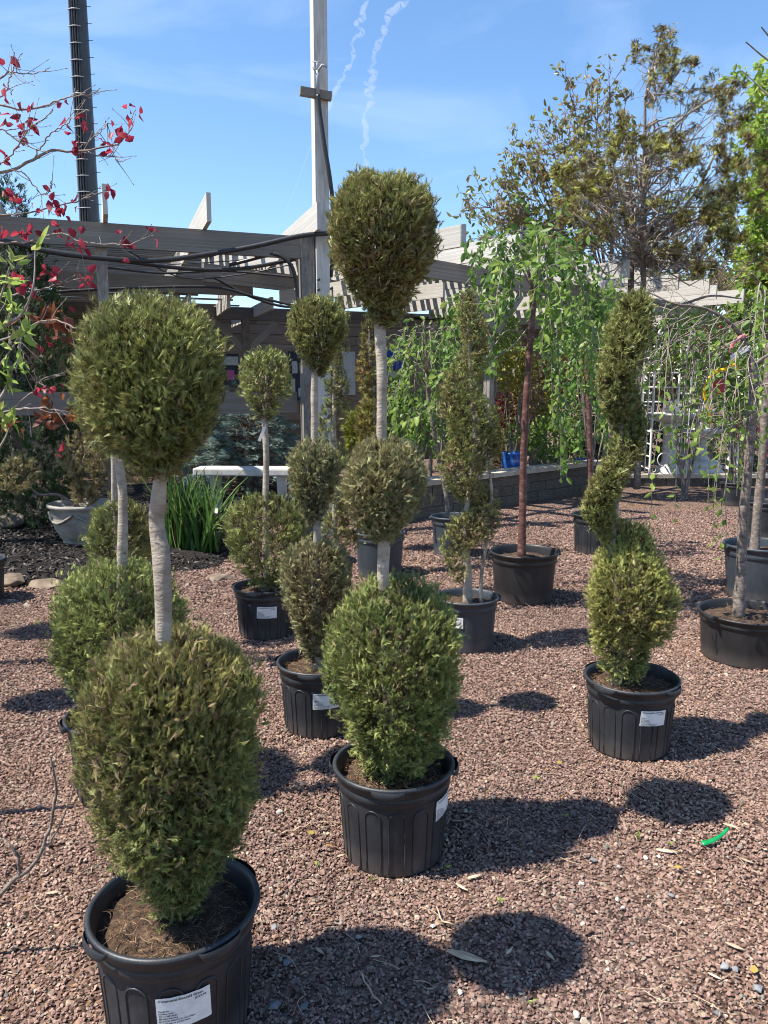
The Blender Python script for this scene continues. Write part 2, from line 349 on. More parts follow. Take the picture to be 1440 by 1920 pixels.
def ground_mat():
    m, n, l, b = new_mat('gravel_ground')
    t = n.new('ShaderNodeTexCoord')
    v = n.new('ShaderNodeTexVoronoi'); v.inputs['Scale'].default_value = 52; l.new(t.outputs['Object'], v.inputs['Vector'])
    sep = n.new('ShaderNodeSeparateColor'); l.new(v.outputs['Color'], sep.inputs[0])
    c = ramp(n, [(0.0, (0.04, 0.027, 0.022)), (0.35, (0.095, 0.062, 0.050)), (0.7, (0.165, 0.11, 0.09)), (0.9, (0.23, 0.165, 0.132)), (1.0, (0.28, 0.24, 0.19))])
    l.new(sep.outputs[0], c.inputs['Fac'])
    big = n.new('ShaderNodeTexNoise'); big.inputs['Scale'].default_value = 1.3; big.inputs['Detail'].default_value = 6; l.new(t.outputs['Object'], big.inputs['Vector'])
    c2 = ramp(n, [(0.42, (1, 1, 1)), (0.72, (1.25, 1.12, 0.92))]); l.new(big.outputs['Fac'], c2.inputs['Fac'])
    mm = n.new('ShaderNodeMix'); mm.data_type = 'RGBA'; mm.blend_type = 'MULTIPLY'; mm.inputs[0].default_value = 1
    l.new(c.outputs['Color'], mm.inputs[6]); l.new(c2.outputs['Color'], mm.inputs[7]); l.new(mm.outputs[2], b.inputs['Base Color'])
    bp = n.new('ShaderNodeBump'); bp.inputs['Strength'].default_value = 1.0; bp.inputs['Distance'].default_value = 0.02; bp.invert = True
    l.new(v.outputs['Distance'], bp.inputs['Height']); l.new(bp.outputs[0], b.inputs['Normal']); b.inputs['Roughness'].default_value = 0.9
    b.inputs['Specular IOR Level'].default_value = 0.2
    return m
M['ground'] = ground_mat()
M['mulch'] = noise_mat('mulch', [(0.3, (0.005, 0.004, 0.004)), (0.55, (0.013, 0.010, 0.009)), (0.8, (0.04, 0.03, 0.025))], scale=40, bump=1.0, bscale=60, bdist=0.02, rough=0.95, rnd=False)
def rand_ramp_mat(name, stops, rough=0.9):
    m, n, l, b = new_mat(name); o = n.new('ShaderNodeObjectInfo'); c = ramp(n, stops); l.new(o.outputs['Random'], c.inputs['Fac']); l.new(c.outputs['Color'], b.inputs['Base Color']); b.inputs['Roughness'].default_value = rough
    b.inputs['Specular IOR Level'].default_value = 0.25
    return m
M['bark_chip'] = rand_ramp_mat('bark_chip', [(0, (0.006, 0.005, 0.005)), (0.5, (0.016, 0.013, 0.012)), (0.8, (0.045, 0.036, 0.03)), (1, (0.17, 0.14, 0.115))], rough=0.55)
# ================================================================== ground
def sheet(name, poly, z, mat, kind='structure'):
    V = [(p[0], p[1], z) for p in poly]
    me = bpy.data.meshes.new(name); me.from_pydata(V, [], [tuple(range(len(V)))]); me.update()
    return tag(link(name, me, mat), kind=kind)
ground = sheet('ground', [(-300, -300), (300, -300), (300, 300), (-300, 300)], 0.0, M['ground'])

def in_poly(P, poly):
    x, y = P[:, 0], P[:, 1]; c = np.zeros(len(P), bool); n = len(poly)
    for i in range(n):
        x1, y1 = poly[i][:2]; x2, y2 = poly[(i + 1) % n][:2]
        k = ((y1 > y) != (y2 > y)) & (x < (x2 - x1) * (y - y1) / (y2 - y1 + 1e-12) + x1)
        c ^= k
    return c

# dark mulch bed on the left, gently raised, behind an edging of flat stones
bed_edge = [G(u, v)[:2] for u, v in [(-160, 1118), (-40, 1105), (60, 1098), (180, 1092), (300, 1080), (400, 1068), (440, 1040), (470, 1010), (520, 985), (600, 965), (640, 950)]]
bed_poly = [tuple(p) for p in bed_edge] + [(-0.5, 12.9), (-8.5, 12.9), (-8.5, 5.6)]
def bed_z(x, y):
    d = min(math.hypot(x - a[0], y - a[1]) for a in bed_fine)
    return 0.012 + 0.13 * (1 - math.exp(-d / 0.7))
bed_fine = catmull(np.array([(p[0], p[1], 0) for p in bed_edge]), 120)
gx, gy = np.meshgrid(np.linspace(-8.6, 0.6, 93), np.linspace(4.8, 13.0, 83), indexing='ij')
pts = np.stack([gx.ravel(), gy.ravel()], 1)
ins = in_poly(pts, bed_poly)
zz = np.array([bed_z(*p) if k else -0.03 for p, k in zip(pts, ins)])
zz += np.where(ins, 0.018 * noise(np.c_[pts, zz * 0], 6.0), 0)
i = (np.arange(92)[:, None] * 83 + np.arange(82)[None, :])
q = np.stack([i, i + 83, i + 84, i + 1], -1).reshape(-1, 4)
q = q[ins[q].any(1)]
bed = tag(link('mulch_bed', mesh_from('mulch_bed', np.c_[pts, zz], q), M['mulch']), kind='structure')
def bz(x, y): return bed_z(x, y) if in_poly(np.array([[x, y]]), bed_poly)[0] else 0.0

# instanced loose stones ------------------------------------------------
def hull_mesh(name, n, sc3, seed, mat):
    import bmesh
    r = np.random.default_rng(seed); bm = bmesh.new()
    P = r.normal(size=(n, 3)); P /= np.linalg.norm(P, axis=1, keepdims=True); P *= r.uniform(0.8, 1.1, (n, 1)); P *= sc3
    for p in P: bm.verts.new(p)
    g = bmesh.ops.convex_hull(bm, input=bm.verts)
    bmesh.ops.delete(bm, geom=[v for v in bm.verts if not v.link_faces], context='VERTS')
    me = bpy.data.meshes.new(name); bm.to_mesh(me); bm.free()
    me.materials.append(mat)
    return me
def scatter(name, P, rot, scl, idx, protos, kind='stuff'):
    pc = bpy.data.collections.new(name + '_shapes')
    for k, me in enumerate(protos):
        pc.objects.link(bpy.data.objects.new('%s_shape_%02d' % (name, k), me))
    me = mesh_from(name, P)
    for nm, ty, arr, key in (('rot', 'FLOAT_VECTOR', rot, 'vector'), ('scl', 'FLOAT', scl, 'value'), ('idx', 'INT', idx, 'value')):
        a = me.attributes.new(nm, ty, 'POINT'); a.data.foreach_set(key, np.asarray(arr).ravel())
    o = link(name, me)
    ng = bpy.data.node_groups.new(name + '_nodes', 'GeometryNodeTree')
    ng.interface.new_socket('Geometry', in_out='INPUT', socket_type='NodeSocketGeometry')
    ng.interface.new_socket('Geometry', in_out='OUTPUT', socket_type='NodeSocketGeometry')
    N, L = ng.nodes, ng.links
    gi, go = N.new('NodeGroupInput'), N.new('NodeGroupOutput')
    ci = N.new('GeometryNodeCollectionInfo'); ci.inputs['Collection'].default_value = pc; ci.inputs['Separate Children'].default_value = True; ci.inputs['Reset Children'].default_value = True
    ip = N.new('GeometryNodeInstanceOnPoints'); ip.inputs['Pick Instance'].default_value = True
    def attr(nm, ty):
        a = N.new('GeometryNodeInputNamedAttribute'); a.data_type = ty; a.inputs['Name'].default_value = nm; return a.outputs['Attribute']
    e2r = N.new('FunctionNodeEulerToRotation'); L.new(attr('rot', 'FLOAT_VECTOR'), e2r.inputs[0])
    L.new(gi.outputs[0], ip.inputs['Points']); L.new(ci.outputs[0], ip.inputs['Instance'])
    L.new(attr('idx', 'INT'), ip.inputs['Instance Index']); L.new(e2r.outputs[0], ip.inputs['Rotation']); L.new(attr('scl', 'FLOAT'), ip.inputs['Scale'])
    L.new(ip.outputs[0], go.inputs[0])
    md = o.modifiers.new('scatter', 'NODES'); md.node_group = ng
    return tag(o, kind=kind)

POTS = []            # (x, y, radius at the ground), kept free of stones
def scatter_gravel():
    Ps, Ss = [], []
    for (y0, y1, dens, s0, s1) in ((0.8, 3.4, 10500, 0.0045, 0.0108), (3.4, 5.8, 6800, 0.0058, 0.0122), (5.8, 10.8, 2500, 0.0095, 0.0175)):
        A = 2 * (0.62 * y1 + 1.3) * (y1 - y0); n = int(A * dens)
        P = np.c_[rng.uniform(-1, 1, n) * (0.62 * y1 + 1.3), rng.uniform(y0, y1, n), np.zeros(n)]
        P = P[np.abs(P[:, 0]) < 0.62 * P[:, 1] + 1.3]
        s = s0 + (s1 - s0) * rng.beta(1.5, 2.6, len(P))
        big = rng.random(len(P)) < 0.012; s[big] *= 1.7
        Ps.append(P); Ss.append(s)
    P = np.concatenate(Ps); s = np.concatenate(Ss)
    keep = ~in_poly(P, bed_poly)
    for (x, y, r) in POTS: keep &= (P[:, 0] - x) ** 2 + (P[:, 1] - y) ** 2 > (r + 0.004) ** 2
    P, s = P[keep], s[keep]; n = len(P)
    P[:, 2] = s * rng.uniform(0.15, 0.75, n) + np.maximum(0, noise(P, 5.0)) * 0.008
    rot = np.c_[rng.normal(0, 0.45, n), rng.normal(0, 0.45, n), rng.uniform(0, 6.28, n)]
    protos = [hull_mesh('gravel_shape', 11, np.array((1.0, 0.78, 0.55)) * (0.9 + 0.02 * k), 50 + k, M['gravel']) for k in range(10)]
    scatter('gravel', P, rot.astype(np.float32), s.astype(np.float32), rng.integers(0, 10, n).astype(np.int32), protos)
    # bark chips over the mulch
    n = 42000
    B = np.c_[rng.uniform(-7.5, 0.4, n), rng.uniform(4.8, 12.5, n), np.zeros(n)]
    B = B[in_poly(B, bed_poly)]; B = B[B[:, 1] < 11.5]
    B[:, 2] = np.array([bed_z(*b[:2]) for b in B]) + rng.uniform(0.0, 0.016, len(B)); n = len(B)
    rot = np.c_[rng.normal(0, 0.4, n), rng.normal(0, 0.4, n), rng.uniform(0, 6.28, n)]
    protos = [hull_mesh('bark_chip_shape', 9, np.array((1.0, 0.36, 0.16)), 90 + k, M['bark_chip']) for k in range(6)]
    scatter('bark_mulch', B, rot.astype(np.float32), rng.uniform(0.016, 0.046, n).astype(np.float32), rng.integers(0, 6, n).astype(np.int32), protos)

# ================================================================== foliage sprays
def spray_template(seed, fingers=11, width=0.031, spread=0.52):
    """flat fan of scale-leaf twigs, one unit long (thuja)"""
    r = np.random.default_rng(seed); V, T = [], []
    def kite(a, b, w):
        a, b = np.array(a), np.array(b); d = b - a; s = np.array((-d[1], d[0], 0)); s = s / np.linalg.norm(s) * w
        n = len(V); V.extend([a + s, b, a - s]); T.append((n, n + 1, n + 2))
    bend = r.uniform(-0.12, 0.12)
    kite((0, 0, 0), (bend, 1.0, r.uniform(-0.1, 0.1)), width)
    for k in range(fingers - 1):
        sgn = 1 if k % 2 else -1; y0 = 0.12 + 0.55 * k / (fingers - 1); ln = r.uniform(0.34, 0.55) * (1 - 0.35 * y0)
        a = spread * r.uniform(0.75, 1.3)
        kite((bend * y0, y0, 0), (bend * y0 + sgn * ln * math.sin(a) , y0 + ln * math.cos(a), r.uniform(-0.16, 0.16)), width * r.uniform(0.7, 1.1))
    return np.array(V), np.array(T)
SPRAYS = [spray_template(k, 7, 0.046, 0.5) for k in range(6)]
COARSE = [spray_template(40 + k, 6, 0.052, 0.6) for k in range(4)]
def straw_template(seed):
    r = np.random.default_rng(seed); V, T = [], []; b = r.uniform(-0.25, 0.25); w = 0.022
    for i in range(4):
        t = i / 3; x = b * math.sin(math.pi * t); z = 0.06 * math.sin(math.pi * t); V += [(x - w * (1.2 - t), t, z), (x + w * (1.2 - t), t, z + 0.012)]
        if i: n = 2 * i; T += [(n - 2, n - 1, n + 1), (n - 2, n + 1, n)]
    return np.array(V), np.array(T)
STRAWS = [straw_template(k) for k in range(5)]
FAR = [spray_template(60 + k, 4, 0.17, 0.7) for k in range(3)]

def leaf_template(fold=0.18, w=0.26, droop=0.12):
    V = np.array([(0, 0, 0), (w * 0.8, 0.3, fold * 0.5), (0, 0.36, 0), (-w * 0.8, 0.3, fold * 0.5), (w * 0.72, 0.65, fold * 0.3 - droop * 0.5), (0, 0.68, -droop * 0.5), (-w * 0.72, 0.65, fold * 0.3 - droop * 0.5), (0, 1, -droop)])
    T = np.array([(0, 1, 2), (0, 2, 3), (1, 4, 5), (1, 5, 2), (2, 5, 6), (2, 6, 3), (4, 7, 5), (5, 7, 6)])
    return V, T
LEAF = [leaf_template(0.18, 0.27), leaf_template(0.24, 0.30, 0.2), leaf_template(0.1, 0.25, 0.05)]

def unit(a): return a / (np.linalg.norm(a, axis=-1, keepdims=True) + 1e-12)
def place(templates, P, D, size, tint, tip=None, face=None):
    """copies of templates at P along D; returns V, T, colours"""
    n = len(P); which = rng.integers(0, len(templates), n); Vs, Ts, Cs, off = [], [], [], 0
    F = rng.normal(size=(n, 3)); F = F if face is None else F * 0.75 + face * 0.5 + np.array((0, 0, 0.5))
    D = unit(D); X = unit(np.cross(D, F)); Z = np.cross(X, D)
    for k, (tv, tt) in enumerate(templates):
        m = which == k; c = m.sum()
        if not c: continue
        s = size[m][:, None, None]
        v = P[m][:, None, :] + s * (tv[None, :, 0:1] * X[m][:, None, :] + tv[None, :, 1:2] * D[m][:, None, :] + tv[None, :, 2:3] * Z[m][:, None, :])
        t = tt[None] + (np.arange(c) * len(tv))[:, None, None] + off
        cc = np.broadcast_to(tint[m][:, None, :], v.shape).copy()
        if tip is not None:
            w = np.clip(tv[:, 1], 0, 1)[None, :, None] ** 1.3 * 0.75
            cc = cc * (1 - w) + np.asarray(tip)[m][:, None, :] * w
        Vs.append(v.reshape(-1, 3)); Ts.append(t.reshape(-1, 3)); Cs.append(cc.reshape(-1, 3)); off += c * len(tv)
    return np.concatenate(Vs), np.concatenate(Ts), np.concatenate(Cs)

# palettes: deep, fresh, bronze, dry
PAL = dict(
    green=((0.024, 0.046, 0.014), (0.138, 0.150, 0.046), (0.120, 0.085, 0.036), (0.260, 0.190, 0.110)),
    fresh=((0.028, 0.054, 0.018), (0.158, 0.176, 0.054), (0.135, 0.110, 0.040), (0.260, 0.200, 0.110)),
    dull=((0.034, 0.048, 0.024), (0.145, 0.148, 0.066), (0.135, 0.098, 0.050), (0.300, 0.225, 0.135)),
    cypress=((0.060, 0.072, 0.018), (0.200, 0.205, 0.045), (0.160, 0.098, 0.045), (0.200, 0.105, 0.07)),
    dark=((0.012, 0.030, 0.010), (0.030, 0.060, 0.016), (0.030, 0.040, 0.014), (0.06, 0.05, 0.02)),
    bronze=((0.045, 0.058, 0.018), (0.130, 0.120, 0.030), (0.150, 0.085, 0.030), (0.200, 0.110, 0.050)),
    tan=((0.075, 0.070, 0.030), (0.190, 0.165, 0.070), (0.170, 0.115, 0.055), (0.25, 0.18, 0.10)),
    gold=((0.044, 0.066, 0.016), (0.190, 0.200, 0.060), (0.170, 0.135, 0.040), (0.26, 0.20, 0.09)),
    blue=((0.045, 0.078, 0.070), (0.170, 0.225, 0.200), (0.060, 0.085, 0.075), (0.16, 0.20, 0.18)))
for _k_ in PAL:
    if _k_ != 'dark': PAL[_k_] = tuple(tuple(np.array(c_) * m_) for c_, m_ in zip(PAL[_k_], (1.3, 1.65, 1.35, 1.0)))
def tints(P, pal, depth, n, dry=0.09, bronze=0.22):
    d, f, b, y = [np.array(c) for c in PAL[pal]]
    f_amt = np.clip(0.56 + 0.36 * noise(P, 9.0) + rng.normal(0, 0.25, n), 0, 1)[:, None]
    c = d * (1 - f_amt) + f * f_amt
    br = np.clip(bronze + 0.35 * noise(P, 7.0, 5) + rng.normal(0, 0.2, n) + 0.7 * depth, 0, 1)[:, None]
    c = c * (1 - br) + b * br
    dr = rng.random(n) < dry * (1 + 0.8 * noise(P, 5.0, 9))
    c[dr] = y * rng.uniform(0.7, 1.2, (dr.sum(), 1))
    return c * rng.uniform(0.75, 1.25, (n, 1))

def tufted(P0, nrm, f, rad, D0, k, size, pal, inside, dry, bronze, jit):
    """every tuft carries k sprays of one growth direction and nearly one colour"""
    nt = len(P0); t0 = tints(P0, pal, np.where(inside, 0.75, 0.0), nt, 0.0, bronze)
    sz0 = size * rng.uniform(0.7, 1.25, nt); i = np.repeat(np.arange(nt), k); n = len(i)
    D = unit(unit(D0)[i] + rng.normal(0, jit, (n, 3))); sz = sz0[i] * rng.uniform(0.75, 1.2, n)
    P = (P0 + nrm * f[:, None] * rad)[i] + rng.normal(0, size * 0.22, (n, 3))
    t = t0[i] * rng.uniform(0.75, 1.28, (n, 1)); dr = rng.random(n) < dry * np.clip(1 + 1.2 * noise(P0, 5.0, 9), 0.1, 3)[i]
    t[dr] = np.array(PAL[pal][3]) * rng.uniform(0.6, 1.15, (dr.sum(), 1)); t = np.where((~inside[i])[:, None], t, t * 0.45); tip = t * 0.4 + np.array(PAL[pal][1]) * np.where(inside[i], 0.3, 1.3)[:, None] * rng.uniform(0.55, 1.35, (n, 1)); tip[dr] = t[dr]  # shade and light put into the colour: inner sprays darkened, outer tips brightened
    return P, D, sz, t, tip, nrm[i]

def foliage_profile(axis, prof, N, size, pal, name, parent, tmpl=None, up=0.55, lump=0.07, dry=0.09, bronze=0.22, inner=0.32, shag=0.07, k=3):
    """clipped ball: foliage round an upright axis, radius given over height"""
    z = np.array([p[0] for p in prof]); r = np.array([p[1] for p in prof]); o = np.argsort(z); z, r = z[o], r[o]
    zf = np.linspace(z[0], z[-1], 200)
    rf = np.interp(zf, z, r); ker = np.ones(15) / 15; rf = np.convolve(np.pad(rf, 7, mode='edge'), ker, 'valid')
    w = rf * np.sqrt(1 + np.gradient(rf, zf) ** 2) + 1e-4; cdf = np.cumsum(w); cdf /= cdf[-1]
    if tmpl is None: N, size = int(N * 2.35), size * 0.68
    nt = N // k
    zz = np.interp(rng.random(nt), cdf, zf); th = rng.uniform(0, 2 * math.pi, nt)
    rr = np.interp(zz, zf, rf); dr = np.interp(zz, zf, np.gradient(rf, zf))
    nrm = unit(np.c_[np.cos(th), np.sin(th), -np.clip(dr, -3, 3)]); ax = axis(zz)
    P0 = np.c_[ax[:, 0] + rr * np.cos(th), ax[:, 1] + rr * np.sin(th), zz]
    inside = rng.random(nt) < inner
    f = np.where(inside, -rng.uniform(0.12, 0.45, nt), rng.normal(-0.05, 0.06, nt) + shag * np.abs(rng.normal(0, 1, nt)) * (rng.random(nt) < 0.15))
    f = f + lump * noise(P0, 14.0, parent.location[0]) * 0.8 + lump * 0.6 * noise(P0, 30.0, 2)
    rad = (rr.max() * np.where(inside, np.minimum(1, rr / rr.max()), 1))[:, None]
    upv = up * 1.25 * np.clip(0.35 + (zz - zf[0]) / (zf[-1] - zf[0]), 0.1, 1.2)
    D0 = nrm * 0.7 + np.c_[np.zeros(nt), np.zeros(nt), upv] + rng.normal(0, 0.30, (nt, 3))
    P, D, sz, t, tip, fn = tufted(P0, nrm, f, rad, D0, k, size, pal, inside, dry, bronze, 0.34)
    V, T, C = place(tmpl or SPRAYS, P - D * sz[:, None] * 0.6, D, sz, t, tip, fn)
    me = mesh_from(name, V - base_of(parent), tris=T, smooth=False, colr=C)
    return tag(link(name, me, M['foliage'], parent), kind='stuff')

def foliage_blobs(blobs, N, size, pal, name, parent, tmpl=None, dry=0.08, bronze=0.22, up=0.5, lump=0.12, rand=0.45, inner=0.3, mat='foliage', flat=1.0, k=4):
    """foliage round a run of overlapping blobs (x, y, z, r[, rz])"""
    B = np.array([(*b[:4], b[4] if len(b) > 4 else b[3] * flat) for b in blobs], float)
    if tmpl is None: N, size = int(N * 2.1), size * 0.70
    nt = N // k
    w = B[:, 3] ** 2; w /= w.sum(); kk = rng.choice(len(B), int(nt * 1.9), p=w)
    n0 = unit(rng.normal(size=(len(kk), 3))); rad = np.c_[B[kk, 3], B[kk, 3], B[kk, 4]]
    P0 = B[kk, :3] + n0 * rad
    ok = np.ones(len(kk), bool)
    for j in range(len(B)):
        q = (P0 - B[j, :3]) / np.array((B[j, 3], B[j, 3], B[j, 4])); ok &= ((q ** 2).sum(1) > 0.72) | (kk == j)
    P0, n0, rad = P0[ok][:nt], n0[ok][:nt], rad[ok][:nt]; nt = len(P0)
    inside = rng.random(nt) < inner
    f = np.where(inside, -rng.uniform(0.15, 0.6, nt), rng.normal(-0.04, 0.08, nt)) + lump * noise(P0, 16.0, 3)
    D0 = n0 * 0.7 / np.maximum(rad / rad.max(1, keepdims=True), 0.3) + np.array((0, 0, up * 1.2)) + rng.normal(0, rand * 0.75, (nt, 3))
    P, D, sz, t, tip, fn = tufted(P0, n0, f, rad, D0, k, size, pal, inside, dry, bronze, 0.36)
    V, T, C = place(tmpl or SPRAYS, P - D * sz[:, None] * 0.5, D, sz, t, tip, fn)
    me = mesh_from(name, V - base_of(parent), tris=T, smooth=False, colr=C)
    return tag(link(name, me, M[mat], parent), kind='stuff')

# ================================================================== nursery pots
_pot = {}
def pot_meshes(rt, rb, h, mat, ribs):
    key = (rt, rb, h, mat, ribs)
    if key in _pot: return _pot[key]
    wall = lambda z: rb + (rt - 0.014 - rb) * z / h
    prof = [(rb * 0.6, 0.004), (rb - 0.012, 0.0), (rb - 0.003, 0.002), (rb, 0.010)]
    for t in np.linspace(0.05, 0.76, 9): prof.append((wall(t * h), t * h))
    prof += [(wall(0.775 * h), 0.775 * h), (wall(0.79 * h) + 0.006, 0.79 * h), (wall(0.86 * h) + 0.007, 0.86 * h), (wall(0.872 * h) + 0.0035, 0.872 * h), (wall(0.885 * h) + 0.007, 0.885 * h),
             (wall(0.935 * h) + 0.008, 0.935 * h), (rt + 0.000, 0.945 * h), (rt + 0.004, 0.965 * h), (rt + 0.004, 0.985 * h), (rt, 0.997 * h), (rt - 0.005, h), (rt - 0.010, 0.993 * h),
             (rt - 0.013, 0.95 * h), (wall(0.88 * h) - 0.004, 0.88 * h), (wall(0.7 * h) - 0.005, 0.68 * h)]
    V, q = lathe(prof, 72)
    a = np.arctan2(V[:, 1], V[:, 0]); rr = np.hypot(V[:, 0], V[:, 1]); wob = 1 + 0.007 * np.sin(2 * a + 0.6) * (V[:, 2] / h)
    V[:, 0] *= wob; V[:, 1] *= wob
    body = mesh_from('pot_body', V, q)
    body.materials.append(M[mat])
    rib = None
    if ribs:
        mb = MB(); half = 0.33 * 2 * math.pi / ribs; pts = []
        z0, z1 = 0.045 * h, 0.72 * h; ah = half * (rb + rt) / 2
        for t in np.linspace(0, 1, 5)[:-1]: pts.append((-half, z0 + (z1 - ah - z0) * t))
        for t in np.linspace(0, 1, 9): pts.append((-half * math.cos(math.pi * t), z1 - ah + ah * math.sin(math.pi * t)))
        for t in np.linspace(1, 0, 5)[1:]: pts.append((half, z0 + (z1 - ah - z0) * t))
        path = [((wall(z) + 0.0002) * math.cos(b), (wall(z) + 0.0002) * math.sin(b), z) for b, z in pts]
        mb.tube(path, 0.0032, 5); rib = mb.mesh('panel_rib'); rib.materials.append(M[mat])
    # handle: a flared lug under the lip
    n1, n2 = 13, 7; V = []; half = 0.062 / rt
    for i in range(n1):
        s = -1 + 2 * i / (n1 - 1); e = math.sqrt(max(0, 1 - abs(s) ** 2.6))
        for j in range(n2):
            t = j / (n2 - 1); z = (0.992 - 0.095 * e * t) * h; bulge = 0.017 * e * math.sin(math.pi * min(1, 0.25 + 0.75 * (1 - t)) * 0.62 + 0.35)
            rr_ = rt + 0.002 + (bulge if t < 0.98 else 0.001)
            V.append((rr_ * math.cos(s * half), rr_ * math.sin(s * half), z - (0.0 if t < 0.98 else -0.004)))
    i = (np.arange(n1 - 1)[:, None] * n2 + np.arange(n2 - 1)[None, :]); q = np.stack([i, i + n2, i + n2 + 1, i + 1], -1).reshape(-1, 4)
    hd = mesh_from('handle', V, q); hd.materials.append(M[mat])
    # potting soil, lumpy
    sr, nn = rt - 0.020, 14; V = [(0, 0, 0.0)]
    for k in range(1, nn + 1):
        for a in np.arange(40) * math.pi / 20: V.append((sr * k / nn * math.cos(a), sr * k / nn * math.sin(a), 0))
    V = np.array(V); V[:, 2] = 0.83 * h + 0.009 * noise(V, 26.0, rt) + 0.006 * noise(V, 95.0, 3) + 0.02 * (1 - np.hypot(V[:, 0], V[:, 1]) / sr)
    tr = [(0, 1 + k, 1 + (k + 1) % 40) for k in range(40)]
    i = 1 + np.arange(nn - 1)[:, None] * 40; j = np.arange(40)[None, :]; k = (j + 1) % 40
    soil = mesh_from('soil', V, np.stack([i + j, i + 40 + j, i + 40 + k, i + k], -1).reshape(-1, 4), tr); soil.materials.append(M['soil'])
    _pot[key] = (body, rib, hd, soil)
    return _pot[key]

LABEL_TEXT = ['Ornamental-Emerald Green', '                                 $129.99', '', 'Evergreen', 'Flowers: none', 'Sun or half shade', 'Medium watering', 'Easy to be trimmed to tree shape', 'To be in sun or partial shade']
def text_mesh(body, size):
    cu = bpy.data.curves.new('t', 'FONT'); cu.body = body; cu.size = size; cu.resolution_u = 1; cu.offset = 0.022 * size
    ob = bpy.data.objects.new('t', cu); col.objects.link(ob)
    dg = bpy.context.evaluated_depsgraph_get()
    me = bpy.data.meshes.new_from_object(ob.evaluated_get(dg)); bpy.data.objects.remove(ob)
    V = np.array([v.co[:] for v in me.vertices]) if len(me.vertices) else np.zeros((0, 3)); F = [tuple(p.vertices) for p in me.polygons]
    bpy.data.meshes.remove(me); return V, F
_lettering = []
def price_label(root, rt, rb, h, ang, zc, w=0.135, hh=0.072, tilt=0.0):
    """paper sticker bent round the wall; ang 0 faces the camera, positive turns to the right"""
    wall = lambda z: rb + (rt - 0.014 - rb) * z / h
    def bend(x, y, lift):
        xx = x * math.cos(tilt) - y * math.sin(tilt); yy = x * math.sin(tilt) + y * math.cos(tilt) + zc
        r = wall(yy) + lift; a = -math.pi / 2 + ang + xx / r; return (r * math.cos(a), r * math.sin(a), yy)
    nx, ny = 14, 5; V = []
    for i in range(nx):
        for j in range(ny):
            x = -w / 2 + w * i / (nx - 1); y = -hh / 2 + hh * j / (ny - 1)
            V.append(bend(x, y, 0.0042 + 0.0006 * math.sin(i * 1.7 + j * 2.1)))
    i = (np.arange(nx - 1)[:, None] * ny + np.arange(ny - 1)[None, :]); q = np.stack([i, i + ny, i + ny + 1, i + 1], -1).reshape(-1, 4)
    lb = link('price_label', mesh_from('price_label', V, q), M['tag_white'], root)
    if not _lettering:
        y = 0
        for k, line in enumerate(LABEL_TEXT):
            s = 1.0 if k == 0 else (0.9 if k == 1 else 0.66)
            if line.strip():
                v, f = text_mesh(line.strip(), s)
                if k == 1: v = v + np.array((9.2, 0, 0))
                v = v + np.array((0, y, 0)); _lettering.append((v, f))
            y -= 1.05 if k < 2 else 0.72
    k = w * 0.92 / 12.6
    for v, f in _lettering:
        me = bpy.data.meshes.new('lettering'); me.from_pydata([bend(-w / 2 * 0.93 + p[0] * k, hh / 2 - 0.0105 + p[1] * k * 1.02, 0.0056) for p in v], [], f); me.update()
        link('lettering', me, M['ink'], lb)
    return lb

def pot(root, rt=0.215, rb=0.178, h=0.345, mat='pot_charcoal', ribs=14, handles=4, hrot=0.0, rotz=0.0):
    body, rib, hd, soil = pot_meshes(rt, rb, h, mat, ribs)
    p = link('pot', body, None, root)
    if rib:
        for k in range(ribs): link('panel_rib', rib, None, p, rot=(0, 0, rotz + 2 * math.pi * (k + 0.5) / ribs))
    for k in range(handles): link('handle', hd, None, p, rot=(0, 0, -math.pi / 2 + hrot + 2 * math.pi * k / handles))
    link('soil', soil, None, root, rot=(0, 0, rng.uniform(0, 6)))
    POTS.append((root.location[0], root.location[1], rb))
    return p

def soil_litter(root, rt, h, n, seed):
    """dry roots, needles and clippings over the soil"""
    r = np.random.default_rng(seed); V, T, C = [], [], []
    a = r.uniform(0, 6.28, n); rr = (rt - 0.035) * np.sqrt(r.random(n)) * 0.96
    P = np.c_[rr * np.cos(a), rr * np.sin(a), 0.83 * h + 0.012 + r.uniform(0, 0.018, n)] + base_of(root)
    D = np.c_[r.normal(size=(n, 2)), r.normal(0, 0.28, n)]
    c = np.array([(0.24, 0.155, 0.09), (0.14, 0.085, 0.045), (0.33, 0.235, 0.145), (0.06, 0.04, 0.027)])[r.integers(0, 4, n)] * r.uniform(0.7, 1.15, (n, 1))
    V, T, C = place(STRAWS, P, D, r.uniform(0.015, 0.045, n), c)
    return tag(link('soil_litter', mesh_from('soil_litter', V - base_of(root), tris=T, smooth=False, colr=C), M['litter'], root), kind='stuff')

def trunk_tube(pts, rads, sides=16, n=64, bump=0.09, seed=0.0):
    P = catmull(pts, n); r = np.interp(np.linspace(0, len(rads) - 1, n), np.arange(len(rads)), rads)
    th = np.arange(sides) * 2 * math.pi / sides
    nn = noise(np.c_[np.repeat(P[:, 2], sides), np.tile(np.cos(th), n) * 0.12, np.tile(np.sin(th), n) * 0.12], 11.0, seed).reshape(n, sides)
    for _ in range(7):          # knots and pruning scars
        zi, ti = rng.integers(3, n - 3), rng.uniform(0, 6.28); dz = (np.arange(n) - zi)[:, None] / 1.1; da = (np.angle(np.exp(1j * (th - ti))))[None, :] / 0.55
        nn = nn + rng.uniform(0.9, 2.6) * np.exp(-dz ** 2 - da ** 2)
    lum = 1 + 0.05 * np.sin(P[:, 2] * 41 + seed)[:, None] * np.cos(th + seed)[None, :]
    return P, r[:, None] * (1 + bump * nn) * lum
